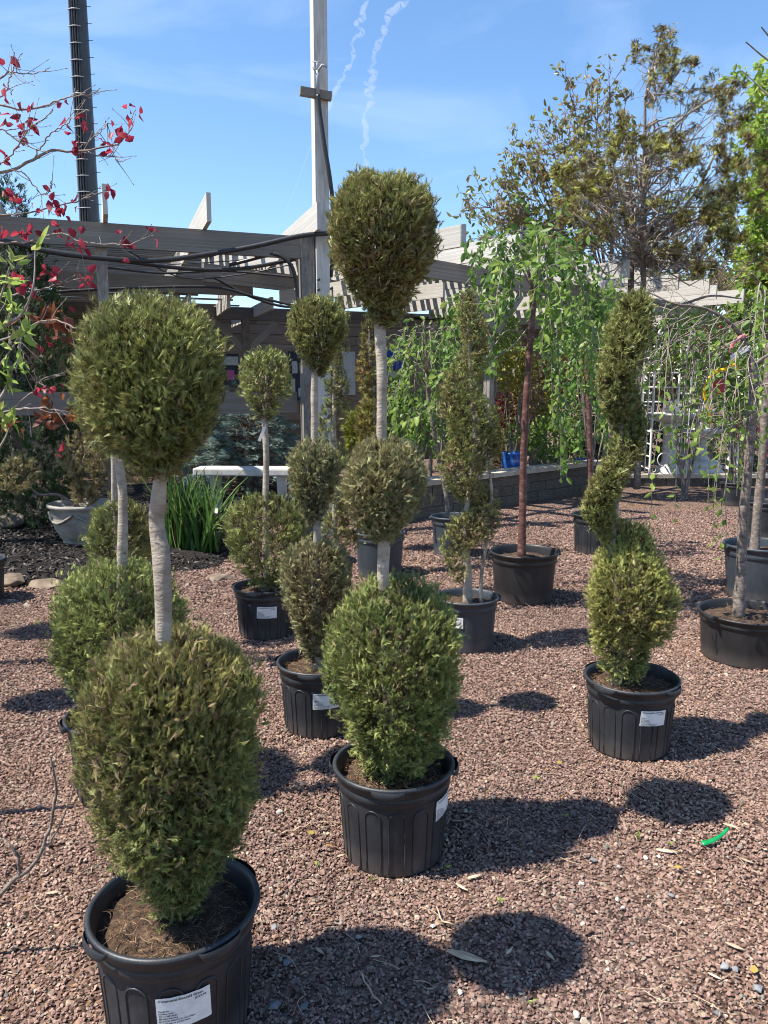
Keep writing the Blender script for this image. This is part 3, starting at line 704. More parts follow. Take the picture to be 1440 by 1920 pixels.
def px_path(pts, d, dj=0.0, kw=0.74):          # [(u, v, halfwidth px)] at distance d
    P = np.array([W(u, v, d + dj * math.sin(k * 1.9)) for k, (u, v, w) in enumerate(pts)])
    return P, np.array([w * kw * S(u, v, d) for (u, v, w) in pts])

def inner_twigs(mb, axis_pts, prof_c, rmax, n, rad=0.0032):
    """thin limbs that leave the stem and fan out into the ball"""
    for k in range(n):
        b = axis_pts[rng.integers(0, len(axis_pts))]
        a = rng.uniform(0, 6.28); rr = rmax * rng.uniform(0.5, 0.88)
        e = prof_c + np.array((rr * math.cos(a), rr * math.sin(a), rng.uniform(-0.45, 0.6) * rmax))
        m = (b + e) / 2 + np.array((0, 0, -0.12 * rmax)) + rng.normal(0, 0.012, 3)
        mb.tube(catmull([b, m, e], 6), np.linspace(rad * rng.uniform(0.8, 1.5), rad * 0.35, 6), 4, False)

def topiary(label, base, trunk, balls, potkw, group=None, dens=1.0, pal='green', labelkw=None, litter=300, hidden=None, tmpl=None, spr=0.047, twn=26, dry=0.09, bronze=0.22):
    """ball topiary in a nursery pot.  trunk: [(u, v, half width)], balls: list of [(v, half width)...] plus centre column u"""
    d = base[1]
    root = thing('potted_topiary', label, 'potted tree', (base[0], base[1], 0), group)
    kw = dict(rt=0.215, rb=0.178, h=0.345); kw.update(potkw)
    pot(root, **kw)
    if litter: soil_litter(root, kw['rt'], kw['h'], litter, int(d * 100))
    P, r = px_path(trunk, d, 0.012)
    soil_z = 0.80 * kw['h']
    P = np.vstack([[base[0], base[1], soil_z], P]); r = np.r_[r[0] * 1.25, r]
    tp, tr_ = trunk_tube(P, r, seed=d)
    MB().tube(tp, tr_, 14).build('trunk', M['bark_pale'], root)
    def axis(z):
        return np.c_[np.interp(z, tp[:, 2], tp[:, 0]), np.interp(z, tp[:, 2], tp[:, 1])]
    tw, lm = MB(), MB()
    for bl in balls:
        u, prof, n = bl['u'], bl['prof'], int(bl['n'] * dens)
        vc = max(prof, key=lambda p: p[1])[0]; c = W(u, vc, d); x, y, zr = ray(u, vc); ca = math.cos(math.atan2(-zr, y))
        pr = [(c[2] + (W(u, v, d)[2] - c[2]) * ca, w * S(u, vc, d) * 0.945) for v, w in prof]
        shift = c[:2]
        ax = (lambda s: (lambda z: np.tile(s, (len(z), 1))))(shift)
        foliage_profile(ax, pr, n, bl.get('size', spr), bl.get('pal', pal), 'foliage_ball', root, tmpl, lump=bl.get('lump', 0.07), dry=bl.get('dry', dry), bronze=bl.get('bronze', bronze), inner=bl.get('inner', 0.32), up=bl.get('up', 0.55))
        lo = min(p[0] for p in pr); rm = max(p[1] for p in pr)
        zz = np.linspace(lo, c[2] + rm * 0.5, 12); ap = np.c_[axis(zz), zz]
        if bl is not balls[0] and d < 5:
            for q_ in range(8):
                b0 = np.r_[axis(np.array([lo + rm * 0.25]))[0], lo + rm * rng.uniform(-0.05, 0.35)]; a_ = rng.uniform(0, 6.28); e_ = np.array((c[0] + rm * 0.55 * math.cos(a_), c[1] + rm * 0.55 * math.sin(a_), c[2] + rm * rng.uniform(-0.2, 0.3)))
                lm.tube(catmull([b0, b0 * 0.55 + e_ * 0.45 + np.array((0.06 * rm * math.cos(a_), 0.06 * rm * math.sin(a_), -0.08 * rm)), e_], 8), np.linspace(0.040 * rm, 0.012 * rm, 8), 6, False)
        inner_twigs(tw, ap, np.array((c[0], c[1], c[2])), rm, bl.get('tw', twn), 0.0034 * rm / 0.2)
    tw.build('twigs', M['twig_brown'], root)['kind'] = 'stuff'
    if lm.n: lm.build('limbs', M['bark_pale'], root)['kind'] = 'stuff'
    if labelkw: price_label(root, kw['rt'], kw['rb'], kw['h'], **labelkw)
    return root
# ================================================================== potted topiaries
def pot_base(u, vf, rb):
    g = G(u, vf); k = (g[1] + rb) / g[1]; return (g[0] * k, g[1] + rb)

# A: big two-ball topiary in the foreground
g = G(327, 1688, 0.345); bA = (g[0], g[1])
topiary('large two-ball thuja topiary in a charcoal pot with a legible white price label', bA,
        [(318, 1600, 19), (312, 1400, 19), (308, 1190, 19), (303, 1060, 21), (294, 980, 19), (298, 930, 20), (302, 860, 14), (298, 760, 9), (290, 640, 5)],
        [dict(u=321, prof=[(1180, 20), (1192, 70), (1215, 118), (1260, 151), (1330, 166), (1400, 163), (1470, 153), (1540, 138), (1605, 108), (1660, 72), (1715, 44), (1745, 25)], n=16875, size=0.044, dry=0.12, bronze=0.27, lump=0.08, tw=70),
         dict(u=284, prof=[(553, 22), (563, 64), (592, 103), (640, 124), (700, 129), (750, 125), (800, 105), (850, 64), (888, 28)], n=11875, size=0.043, dry=0.09, bronze=0.3, lump=0.08, tw=44)],
        dict(hrot=R(45), rotz=0.2), labelkw=dict(ang=R(20), zc=0.186, w=0.130, hh=0.088, tilt=R(2)), litter=1000)
# B: three-ball topiary
bB = pot_base(738, 1648, 0.178)
topiary('tall three-ball thuja topiary, pot label seen edge-on and straw over its soil', bB,
        [(735, 1400, 15), (722, 1200, 15), (718, 1110, 14), (720, 1010, 17), (722, 930, 12), (716, 820, 13), (716, 720, 13), (714, 640, 14), (712, 585, 17), (716, 520, 8), (718, 420, 4)],
        [dict(u=740, prof=[(1085, 18), (1094, 58), (1120, 95), (1165, 121), (1220, 131), (1280, 129), (1340, 115), (1400, 90), (1445, 58), (1480, 34), (1505, 18)], n=9500, size=0.046, pal='fresh', dry=0.07, bronze=0.14, tw=34),
         dict(u=722, prof=[(820, 14), (830, 45), (860, 70), (895, 78), (930, 73), (965, 56), (1000, 28), (1015, 14)], n=5375, size=0.044, pal='dull', dry=0.16, bronze=0.26, tw=34, inner=0.25),
         dict(u=718, prof=[(325, 18), (335, 55), (365, 86), (410, 99), (460, 98), (510, 80), (550, 57), (590, 30), (615, 12)], n=7750, size=0.044, dry=0.06, bronze=0.25, tw=60, inner=0.22, lump=0.12)],
        dict(hrot=R(-6), rotz=0.05), labelkw=dict(ang=R(66), zc=0.225, w=0.13, hh=0.075, tilt=R(3)), litter=1300)
# C: behind A
g = G(118, 1335, 0.345); bC = (g[0] + 0.235, g[1])
topiary('bright green thuja topiary whose pot stands half hidden behind the foreground topiary', bC,
        [(226, 1290, 13), (228, 1150, 13), (229, 1060, 12), (231, 960, 12), (226, 880, 12), (213, 820, 12), (212, 740, 8), (212, 690, 4)],
        [dict(u=222, prof=[(1048, 18), (1060, 62), (1090, 100), (1140, 121), (1190, 125), (1240, 114), (1285, 86), (1320, 50), (1345, 22)], n=8200, size=0.046, pal='fresh', dry=0.05, bronze=0.12),
         dict(u=214, prof=[(640, 14), (660, 60), (710, 84), (770, 80), (820, 46), (850, 18)], n=2600, size=0.046)],
        dict(hrot=R(30)))
# D: behind C
g = W(218, 1000, 4.75); bD = (g[0], 4.75)
topiary('thuja topiary in the row behind, with a yellowish tag on its stem beside the urn', bD,
        [(220, 1040, 8), (216, 960, 8), (214, 900, 8), (213, 830, 8), (212, 780, 5), (212, 745, 3)],
        [dict(u=226, prof=[(934, 10), (942, 36), (965, 56), (1000, 65), (1035, 60), (1065, 40), (1085, 18)], n=2800, size=0.050, tmpl=COARSE),
         dict(u=213, prof=[(700, 10), (715, 36), (745, 46), (780, 40), (820, 14)], n=1100, size=0.052)],
        dict(), litter=0, tmpl=COARSE)
# E: two-ball beside the bench
bE = pot_base(499, 1202, 0.178)
topiary('small two-ball thuja topiary beside the white bench, plastic tag tied to its stem', bE,
        [(498, 1060, 9), (498, 925, 8), (499, 850, 7.5), (496, 780, 7.5), (500, 730, 5), (500, 690, 3)],
        [dict(u=496, prof=[(923, 10), (930, 40), (955, 66), (990, 78), (1020, 77), (1050, 62), (1080, 38), (1105, 16)], n=4200, size=0.05, dry=0.05, bronze=0.14, tmpl=COARSE),
         dict(u=498, prof=[(650, 8), (657, 28), (680, 46), (705, 52), (735, 47), (765, 30), (790, 10)], n=2300, size=0.046, pal='fresh', bronze=0.2, tmpl=COARSE)],
        dict(hrot=R(-12)), labelkw=dict(ang=R(12), zc=0.20, w=0.135, hh=0.08, tilt=R(-2)), litter=60, tmpl=COARSE)
# F: three-ball
bF = pot_base(600, 1388, 0.172)
topiary('three-ball thuja topiary, its lowest ball thin and twiggy', bF,
        [(592, 1190, 13), (592, 1090, 11), (594, 1010, 10), (593, 950, 9), (588, 890, 8), (589, 790, 8.5), (590, 700, 8), (594, 650, 4), (596, 600, 2.5)],
        [dict(u=592, prof=[(1010, 14), (1020, 46), (1050, 64), (1085, 68), (1125, 62), (1165, 46), (1205, 34), (1240, 20)], n=4200, size=0.047, pal='dull', dry=0.14, bronze=0.3, inner=0.3, tw=40),
         dict(u=588, prof=[(824, 8), (832, 32), (855, 47), (890, 50), (920, 42), (950, 27), (985, 9)], n=2400, size=0.047, pal='dull', dry=0.1, bronze=0.3),
         dict(u=596, prof=[(556, 10), (563, 34), (585, 50), (615, 54), (645, 46), (675, 28), (705, 9)], n=2600, size=0.046, pal='green', dry=0.05, bronze=0.2, tw=30)],
        dict(rt=0.205, rb=0.170, h=0.345, hrot=R(-8)), labelkw=dict(ang=R(16), zc=0.20, w=0.135, hh=0.08), litter=500)

# spiral topiaries ------------------------------------------------------
def spiral(label, base, trunk, blobs, potkw, n, size, pal='green', labelkw=None, group=None, tmpl=None, litter=80, cone=None, dry=0.06, bronze=0.25, extra_stems=()):
    d = base[1]; root = thing('potted_spiral_topiary', label, 'potted tree', (base[0], base[1], 0), group)
    kw = dict(rt=0.215, rb=0.178, h=0.345); kw.update(potkw); pot(root, **kw)
    if litter: soil_litter(root, kw['rt'], kw['h'], litter, int(d * 77))
    P, r = px_path(trunk, d, 0.0); P = np.vstack([[P[0][0], base[1], 0.79 * kw['h']], P]); r = np.r_[r[0] * 1.2, r]
    tp, tr_ = trunk_tube(P, r, seed=d); MB().tube(tp, tr_, 12).build('trunk', M['bark_pale'], root)
    for st in extra_stems:
        P2, r2 = px_path(st, d); P2 = np.vstack([[P2[0][0], base[1] - 0.02, 0.79 * kw['h']], P2]); r2 = np.r_[r2[0], r2]
        MB().tube(*trunk_tube(P2, r2, seed=d + 2), 10).build('stem', M['bark_pale'], root)
    B = []
    C = np.array([(*W(u, v, d + dd), w * S(u, v, d)) for (u, v, w, dd) in blobs]); m = len(blobs) * 3
    f = catmull(C[:, :3], m); rr = np.interp(np.linspace(0, len(C) - 1, m), np.arange(len(C)), C[:, 3])
    B = [(*p, q * rng.uniform(0.85, 1.1)) for p, q in zip(f, rr)]
    foliage_blobs(B, n, size, pal, 'foliage_spiral', root, tmpl, dry=dry, bronze=bronze)
    if cone:
        u, prof, n2, pl = cone; vc = max(prof, key=lambda p: p[1])[0]; c = W(u, vc, d); x, y, zr = ray(u, vc); ca = math.cos(math.atan2(-zr, y))
        pr = [(c[2] + (W(u, v, d)[2] - c[2]) * ca, w * S(u, vc, d)) for v, w in prof]
        foliage_profile(lambda z: np.tile(c[:2], (len(z), 1)), pr, n2, size, pl, 'foliage_cone', root, tmpl, dry=dry, bronze=0.13, lump=0.12)
        tw = MB(); zz = np.linspace(min(p[0] for p in pr) + 0.02, c[2], 10); ap = np.c_[np.interp(zz, tp[:, 2], tp[:, 0]), np.interp(zz, tp[:, 2], tp[:, 1]), zz]
        inner_twigs(tw, ap, c, max(p[1] for p in pr), 34, 0.0035); tw.build('twigs', M['twig_brown'], root)['kind'] = 'stuff'
    if labelkw: price_label(root, kw['rt'], kw['rb'], kw['h'], **labelkw)
    return root
bL = pot_base(1176, 1430, 0.178)
spiral('spiral thuja topiary with a yellow-green cone at its foot, white label on the pot', bL,
       [(1160, 1180, 13), (1150, 1040, 9), (1156, 930, 9), (1166, 810, 8), (1178, 700, 7), (1184, 600, 4), (1186, 565, 2)],
       [(1168, 1008, 22, 0.05), (1140, 988, 23, 0.02), (1122, 955, 25, -0.05), (1132, 918, 29, -0.08), (1152, 882, 30, -0.07), (1172, 848, 30, -0.02), (1180, 808, 31, 0.03), (1172, 772, 31, 0.04), (1158, 738, 31, 0.0), (1156, 702, 33, -0.03), (1166, 664, 35, -0.03), (1176, 628, 35, -0.01), (1186, 592, 32, 0), (1194, 562, 22, 0)],
       dict(hrot=R(40), rotz=0.1), 7500, 0.046, pal='green', labelkw=dict(ang=R(13), zc=0.215, w=0.125, hh=0.072, tilt=R(-3)), litter=900,
       cone=(1182, [(975, 10), (990, 24), (1020, 46), (1060, 66), (1110, 75), (1150, 74), (1195, 57), (1235, 40), (1270, 24)], 6200, 'gold'))
bJ = pot_base(874, 1228, 0.17)
spiral('dark loose spiral topiary rising from two pale stems in a slate pot', bJ,
       [(877, 1075, 11), (872, 1010, 8), (878, 930, 6), (890, 840, 6), (885, 740, 5), (880, 640, 4), (878, 580, 2)],
       [(862, 1078, 18, 0.0), (852, 1030, 25, -0.05), (872, 992, 33, -0.1), (904, 978, 30, 0.0), (900, 938, 30, 0.08), (868, 905, 34, 0.0), (866, 860, 42, -0.08), (896, 832, 46, 0.0), (888, 792, 48, 0.0), (864, 752, 38, -0.05), (868, 708, 34, 0.0), (892, 668, 27, 0.0), (890, 628, 25, 0), (878, 592, 22, 0), (878, 558, 17, 0)],
       dict(rt=0.205, rb=0.17, h=0.345, mat='pot_slate', ribs=0, handles=2, hrot=R(90)), 7600, 0.047, pal='green', labelkw=dict(ang=R(-24), zc=0.21, w=0.07, hh=0.07), litter=300, dry=0.05, bronze=0.48,
       extra_stems=[[(903, 1080, 5), (912, 1020, 4), (922, 940, 4), (918, 880, 3)]])
g = G(613, 1048, 0.345); bG = (g[0], g[1])
spiral('slim spiral topiary directly behind the three-ball topiary with the twiggy base', bG,
       [(628, 980, 7), (630, 900, 6), (626, 800, 6), (628, 700, 4), (630, 600, 2)],
       [(628, 1025, 34, 0), (640, 985, 40, 0), (650, 930, 32, -0.05), (640, 880, 32, 0), (618, 845, 24, 0.05), (610, 800, 18, 0), (625, 765, 22, 0), (632, 725, 26, 0), (620, 690, 22, 0), (632, 650, 18, 0), (630, 610, 22, 0), (630, 575, 22, 0)],
       dict(), 3600, 0.055, tmpl=COARSE, litter=0)
bH = pot_base(712, 1087, 0.19)
spiral('narrow spiral topiary in a slate pot seen behind the tall three-ball stem', bH,
       [(706, 930, 6), (704, 850, 5), (702, 760, 4), (694, 680, 3), (692, 610, 2)],
       [(700, 860, 14, 0), (684, 815, 20, 0), (694, 770, 22, 0), (700, 735, 16, 0.05), (684, 705, 18, 0), (696, 665, 18, 0), (690, 630, 14, 0), (692, 605, 9, 0)],
       dict(rt=0.232, rb=0.195, h=0.41, mat='pot_slate', ribs=0, handles=2, hrot=R(90)), 1900, 0.058, pal='bronze', tmpl=COARSE, litter=60)

# plastic tag tied to the stem of E, sticker on the stem of D
def stem_tag(name, label, cat, c, w, h, ang, mat, tilt=0.25, group=None):
    mb = MB(); mb.box((0, 0, -h / 2), (w / 2, 0.0012, h / 2)); mb.box((0, 0, 0.004), (w * 0.16, 0.0016, 0.012))
    me = mb.mesh(name, False); o = link(name, me, M[mat], None, loc=c, rot=(0.05, tilt, ang)); return tag(o, label, cat, group)
stem_tag('plant_tag', 'long pale plastic tag hanging from the stem beside the bench', 'tag', W(497, 800, bE[1] - 0.04), 0.020, 0.105, 0.1, 'tag_white', 0.42)
stem_tag('plant_tag', 'short cream tag taped to the stem behind the urn topiary row', 'tag', W(216, 838, bD[1] - 0.05), 0.030, 0.085, 0.0, 'tag_white', -0.05)

# row-mates standing just outside the view on the left; their shadows fall into it
for lab, (x, y) in (('two-ball thuja topiary standing alone left of the yard corner', (-2.78, 3.72)), ('two-ball thuja topiary standing beyond the charcoal pot by the mulch', (-3.35, 4.95))):
    uu = 720 + x / (y * 1.02) * FPX
    vv = lambda z: 960 - FPX * math.tan(math.atan2(z - CAM_H, y) + PITCH)
    topiary(lab, (x, y), [(uu, vv(0.5), 9), (uu, vv(1.0), 9), (uu + 4, vv(1.5), 8), (uu, vv(1.8), 5)],
            [dict(u=uu, prof=[(vv(0.92), 10), (vv(0.86), 45), (vv(0.66), 78), (vv(0.45), 60), (vv(0.34), 20)], n=2400, size=0.06), dict(u=uu, prof=[(vv(1.86), 10), (vv(1.8), 40), (vv(1.6), 66), (vv(1.4), 44), (vv(1.3), 10)], n=2000, size=0.06)], dict(), litter=0, tmpl=COARSE)
# ================================================================== weeping cherries and other leafy potted trees
def leaf_mesh(name, mat, k=0):
    V, T = LEAF[k]; me = mesh_from(name, V, tris=T, smooth=True); me.materials.append(mat); return me
def leaf_objs(parent, P, D, size, meshes, name='leaf'):
    """single leaves that share their mesh"""
    b = base_of(parent)
    for p, d, s in zip(P, unit(np.asarray(D, float)), size):
        x = Vector(np.cross(d, rng.normal(size=3))).normalized(); y = Vector(d); z = x.cross(y)
        o = bpy.data.objects.new(name, meshes[rng.integers(0, len(meshes))]); col.objects.link(o); o.parent = parent
        o.matrix_basis = Matrix.Translation(Vector(p - b)) @ Matrix((x, y, z)).transposed().to_4x4() @ Matrix.Diagonal((s, s, s, 1))

GREEN = [leaf_mesh('leaf', M['leaf_green'], k) for k in range(3)]
def branch_leaves(path, start, step, size, jitter=0.012):
    """alternate leaves along a twig: positions and directions"""
    seg = np.linalg.norm(np.diff(path, axis=0), axis=1); L = np.r_[0, np.cumsum(seg)]
    s = np.arange(start * L[-1], L[-1], step); s = s + rng.normal(0, step * 0.2, len(s))
    P = np.stack([np.interp(s, L, path[:, k]) for k in range(3)], 1)
    T = unit(np.stack([np.interp(s, L, np.gradient(path[:, k])) for k in range(3)], 1))
    side = unit(np.cross(T, rng.normal(size=(len(s), 3))))
    D = T * 0.5 + side * 0.8 + np.array((0, 0, -0.35)) + rng.normal(0, 0.2, (len(s), 3))
    return P, unit(D), size * rng.uniform(0.6, 1.25, len(s))

def weeping_tree(label, base, potkw, trunk, branches, leafsize=0.062, step=0.032, nobj=300, bark='bark_red', group=None, pal=((0.05, 0.125, 0.02), (0.17, 0.28, 0.05)), sub=2, name='potted_weeping_cherry', twigmat='twig_grey', meshes=None, litter=80, leafstart=0.25, leafy=1.0):
    d = base[1]; root = thing(name, label, 'potted tree', (base[0], base[1], 0), group)
    kw = dict(rt=0.26, rb=0.22, h=0.36, mat='pot_black', ribs=0, handles=2, hrot=R(90)); kw.update(potkw); pot(root, **kw)
    if litter: soil_litter(root, kw['rt'], kw['h'], litter, int(d * 31))
    P, r = px_path(trunk, d); P = np.vstack([[P[0][0], base[1], 0.8 * kw['h']], P]); r = np.r_[r[0] * 1.25, r]
    tp, tr_ = trunk_tube(P, r, n=48, seed=d, bump=0.07); MB().tube(tp, tr_, 12).build('trunk', M[bark], root)
    LP, LD, LS = [], [], []
    for br in branches:
        pts = np.array([W(u, v, d + dd) for (u, v, dd) in br['p']]); n = 26
        path = catmull(pts, n); r0 = br.get('r', 0.006)
        mb = MB(); mb.tube(path, np.linspace(r0, 0.0016, n), 6, False)
        a, b, c = branch_leaves(path, br.get('ls', leafstart), step / br.get('leafy', leafy), leafsize); LP.append(a); LD.append(b); LS.append(c)
        for k in range(br.get('sub', sub)):
            i = rng.integers(4, n - 6); s = path[i]; t = unit(path[i + 1] - path[i]); ln = rng.uniform(0.15, 0.5) * br.get('sl', 1.0)
            out = unit(t * np.array((1, 1, 0)) + rng.normal(0, 0.6, 3) * np.array((1, 1, 0.3)))
            dr_ = 1.0 if rng.random() < 0.55 else rng.uniform(-0.25, 0.2)
            q = catmull([s, s + out * ln * 0.35 + np.array((0, 0, 0.03)), s + out * ln * 0.6 + np.array((0, 0, -0.25 * ln * dr_)), s + out * ln * (0.72 if dr_ == 1 else 0.95) + np.array((0, 0, -0.95 * ln * dr_))], 12)
            mb.tube(q, np.linspace(0.0028, 0.001, 12), 4, False)
            a, b, c = branch_leaves(q, 0.15, step / br.get('leafy', leafy), leafsize * 0.95); LP.append(a); LD.append(b); LS.append(c)
        mb.build('branch', M[br.get('mat', twigmat)], root)
    P, D, Sz = np.concatenate(LP), np.concatenate(LD), np.concatenate(LS)
    o = np.argsort(P[:, 1] - 0.6 * Sz * 10); P, D, Sz = P[o], D[o], Sz[o]
    k = min(nobj, len(P)); leaf_objs(root, P[:k], D[:k], Sz[:k], meshes or GREEN)
    if len(P) > k:
        n = len(P) - k; f = rng.random((n, 1)); t = (np.array(pal[0]) * (1 - f) + np.array(pal[1]) * f)
        V, T, C = place(LEAF, P[k:], D[k:], Sz[k:], t)
        tag(link('small_leaves', mesh_from('small_leaves', V - base_of(root), tris=T, colr=C), M['leaf_tint'], root), kind='stuff')
    return root

def arch(u0, v0, ux, vtop, vend, dd, r=0.006, **k):      # branch that rises, arches out and hangs down
    um = u0 + (ux - u0) * 0.45
    return dict(p=[(u0, v0, 0), (um, vtop, dd * 0.5), (u0 + (ux - u0) * 0.85, (vtop * 0.7 + vend * 0.3), dd * 0.9), (ux, vend * 0.75 + vtop * 0.25, dd), (ux + (ux - u0) * 0.04, vend, dd)], r=r, **k)

# K: leafy weeping cherry with a dark red trunk
bK = pot_base(980, 1137, 0.23)
brs = [arch(1000, 545, x, vt, ve, dd, 0.007) for (x, vt, ve, dd) in
       [(885, 462, 760, -0.25), (905, 470, 640, 0.2), (925, 455, 700, -0.5), (940, 480, 620, 0.5), (958, 470, 560, -0.35), (1035, 455, 800, -0.5), (1050, 450, 900, -0.2), (1075, 448, 760, 0.3), (1085, 470, 850, -0.35), (1105, 445, 700, 0.1), (1122, 470, 830, -0.15), (1135, 500, 640, 0.2), (1010, 440, 560, -0.6), (1060, 500, 900, 0.4), (975, 440, 560, 0.4), (1025, 500, 640, -0.65)]]
brs.append(dict(p=[(1000, 600, 0), (960, 650, -0.15), (900, 690, -0.3), (850, 735, -0.42), (790, 775, -0.48), (745, 800, -0.5)], r=0.006, sub=5, sl=0.5, ls=0.45))
brs.append(dict(p=[(1000, 640, 0), (950, 620, -0.2), (905, 680, -0.4), (850, 690, -0.5), (800, 715, -0.55)], r=0.005, sub=4, sl=0.4, ls=0.5))
weeping_tree('leafy weeping cherry with a dark red trunk in a shiny black ribbed pot', bK, dict(rt=0.272, rb=0.228, h=0.40),
             [(980, 960, 9), (981, 880, 8.5), (984, 800, 9), (990, 700, 8.5), (996, 620, 8), (1000, 560, 9.5), (1001, 535, 10)], brs, leafsize=0.074, step=0.028, sub=6)
# M: a second one further back
bM = pot_base(1112, 1042, 0.2)
brs = [arch(1100, 660, x, vt, ve, dd, 0.007) for (x, vt, ve, dd) in [(1040, 600, 800, -0.3), (1060, 590, 860, 0.1), (1075, 600, 760, -0.4), (1120, 590, 760, 0.2), (1135, 610, 850, -0.2), (1025, 620, 720, 0.3), (1090, 580, 700, -0.5)]]
weeping_tree('weeping cherry with a thin red stem by the block wall corner', bM, dict(rt=0.225, rb=0.19, h=0.41, mat='pot_charcoal', ribs=12),
             [(1108, 940, 7), (1107, 860, 6.5), (1104, 770, 6.5), (1100, 680, 6), (1099, 655, 6)], brs, leafsize=0.076, step=0.034, nobj=300, sub=4)
# N: small one behind the loose spiral
bN = pot_base(848, 1047, 0.19)
brs = [arch(800, 700, x, vt, ve, dd, 0.006) for (x, vt, ve, dd) in [(735, 660, 860, -0.2), (755, 640, 900, 0.2), (775, 650, 820, -0.4), (820, 650, 880, 0.1), (840, 640, 800, -0.2), (745, 680, 780, 0.4), (725, 630, 760, 0.1), (765, 610, 840, -0.1), (850, 620, 760, 0.2), (868, 640, 720, -0.1), (790, 600, 900, -0.3), (810, 620, 780, -0.5), (740, 640, 900, -0.5)]]
weeping_tree('small leafy tree in a slate pot tucked behind the loose spiral topiary', bN, dict(rt=0.225, rb=0.19, h=0.41, mat='pot_slate'),
             [(838, 940, 5), (820, 850, 5), (805, 760, 5), (800, 700, 5)], brs, leafsize=0.075, step=0.036, nobj=300, bark='bark_grey', name='potted_leafy_tree', sub=4)
# O: half-bare weeping cherry at the right edge
bO = pot_base(1396, 1258, 0.26)
bare = lambda pts, **k: dict(p=pts, **{**dict(r=0.0035, leafy=0.6, sub=4, sl=0.8, ls=0.3), **k})
brs = [dict(p=[(1410, 680, 0), (1398, 645, 0), (1368, 605, -0.05), (1320, 578, -0.1), (1265, 570, -0.12), (1225, 552, -0.1), (1190, 540, -0.05)], r=0.017, mat='bark_grey', sub=0, leafy=0.2, ls=0.8),
       dict(p=[(1410, 690, 0), (1430, 672, 0.1), (1470, 655, 0.2), (1520, 690, 0.3), (1545, 800, 0.35)], r=0.012, mat='bark_grey', sub=4),
       dict(p=[(1412, 735, 0), (1440, 720, -0.1), (1500, 740, -0.2), (1530, 850, -0.25)], r=0.009, sub=4)]
for (u0, v0, u1, v1, dd) in [(1300, 572, 1225, 1000, -0.25), (1330, 582, 1270, 980, -0.1), (1250, 568, 1262, 840, -0.2), (1350, 592, 1330, 960, -0.25), (1372, 608, 1360, 1010, -0.1), (1390, 632, 1312, 900, -0.2), (1400, 650, 1340, 1020, -0.3), (1280, 570, 1235, 760, 0.0), (1405, 690, 1300, 880, -0.3), (1395, 640, 1385, 930, -0.4), (1408, 700, 1355, 1060, -0.35), (1360, 600, 1290, 760, 0.15), (1320, 578, 1345, 840, 0.2), (1408, 660, 1425, 900, -0.3)]:
    um = (u0 + u1) / 2
    brs.append(bare([(u0, v0, -0.08), (u0 * 0.6 + u1 * 0.4 - 12, v0 + (v1 - v0) * 0.12, dd * 0.5), (u0 * 0.25 + u1 * 0.75, v0 + (v1 - v0) * 0.45, dd), (u1, v0 * 0.3 + v1 * 0.7, dd), (u1 + rng.uniform(-6, 6), v1, dd)]))
for k in range(16):
    u = rng.uniform(1235, 1420); v = rng.uniform(570, 640)
    brs.append(bare([(u, v, -0.05), (u - 40, v + 20, 0.05), (u - 80, v + rng.uniform(30, 90), rng.uniform(-0.3, 0.3)), (u - 95, v + rng.uniform(100, 200), rng.uniform(-0.3, 0.3))], leafy=0.2, sub=1))
rO = weeping_tree('half-bare weeping cherry with a speckled grey trunk and one thick arching limb', bO, dict(rt=0.30, rb=0.265, h=0.30, hrot=R(-70)),
             [(1389, 1080, 13), (1392, 1000, 12), (1400, 900, 12), (1408, 800, 12), (1413, 730, 12), (1411, 680, 11)], brs, leafsize=0.052, step=0.04, bark='bark_grey', litter=200)
# P: behind it, leaf crown above the frame edge
bP = pot_base(1422, 1133, 0.25)
brs = [arch(1440, 640, x, vt, ve, dd, 0.007) for (x, vt, ve, dd) in [(1385, 560, 700, -0.3), (1400, 540, 760, 0.1), (1410, 530, 860, -0.5), (1425, 540, 780, 0.3), (1455, 545, 820, -0.2), (1480, 540, 760, 0.2), (1500, 560, 900, -0.2), (1395, 600, 840, 0.4), (1370, 590, 700, 0.2), (1430, 560, 700, -0.6)]]
weeping_tree('weeping cherry with fresh green crown in a tall slate pot behind the half-bare cherry', bP, dict(rt=0.30, rb=0.25, h=0.44, mat='pot_slate'),
             [(1420, 960, 10), (1428, 880, 10), (1434, 780, 10), (1440, 690, 9), (1441, 630, 9)], brs, leafsize=0.072, step=0.045, bark='bark_grey', sub=3)
# two more pots behind, with young red-leaved saplings
RED = [leaf_mesh('leaf', M['leaf_red'], k) for k in range(3)]
bQ = pot_base(1428, 1012, 0.2)
brs = [arch(1432, 860, x, vt, ve, dd, 0.004) for (x, vt, ve, dd) in [(1395, 790, 880, -0.1), (1410, 780, 850, 0.1), (1445, 770, 880, -0.1), (1460, 800, 870, 0.1)]]
weeping_tree('red-leaved sapling in a charcoal pot at the end of the gravel yard', bQ, dict(rt=0.23, rb=0.2, h=0.42, mat='pot_charcoal'), [(1430, 930, 4), (1432, 880, 4), (1432, 855, 3)], brs, leafsize=0.06, step=0.05, nobj=60, pal=((0.16, 0.012, 0.02), (0.4, 0.03, 0.05)), meshes=RED, name='potted_red_sapling', bark='bark_grey', litter=0)
bQ2 = pot_base(1376, 950, 0.18)
brs = [arch(1378, 860, x, vt, ve, dd, 0.004) for (x, vt, ve, dd) in [(1350, 820, 890, -0.1), (1365, 800, 850, 0.1), (1392, 810, 880, 0.0)]]
weeping_tree('small green sapling in a low pot against the far block wall', bQ2, dict(rt=0.21, rb=0.18, h=0.34, mat='pot_charcoal'), [(1378, 910, 3), (1378, 880, 3), (1378, 855, 2.5)], brs, leafsize=0.06, step=0.05, nobj=60, name='potted_green_sapling', bark='bark_grey', litter=0)
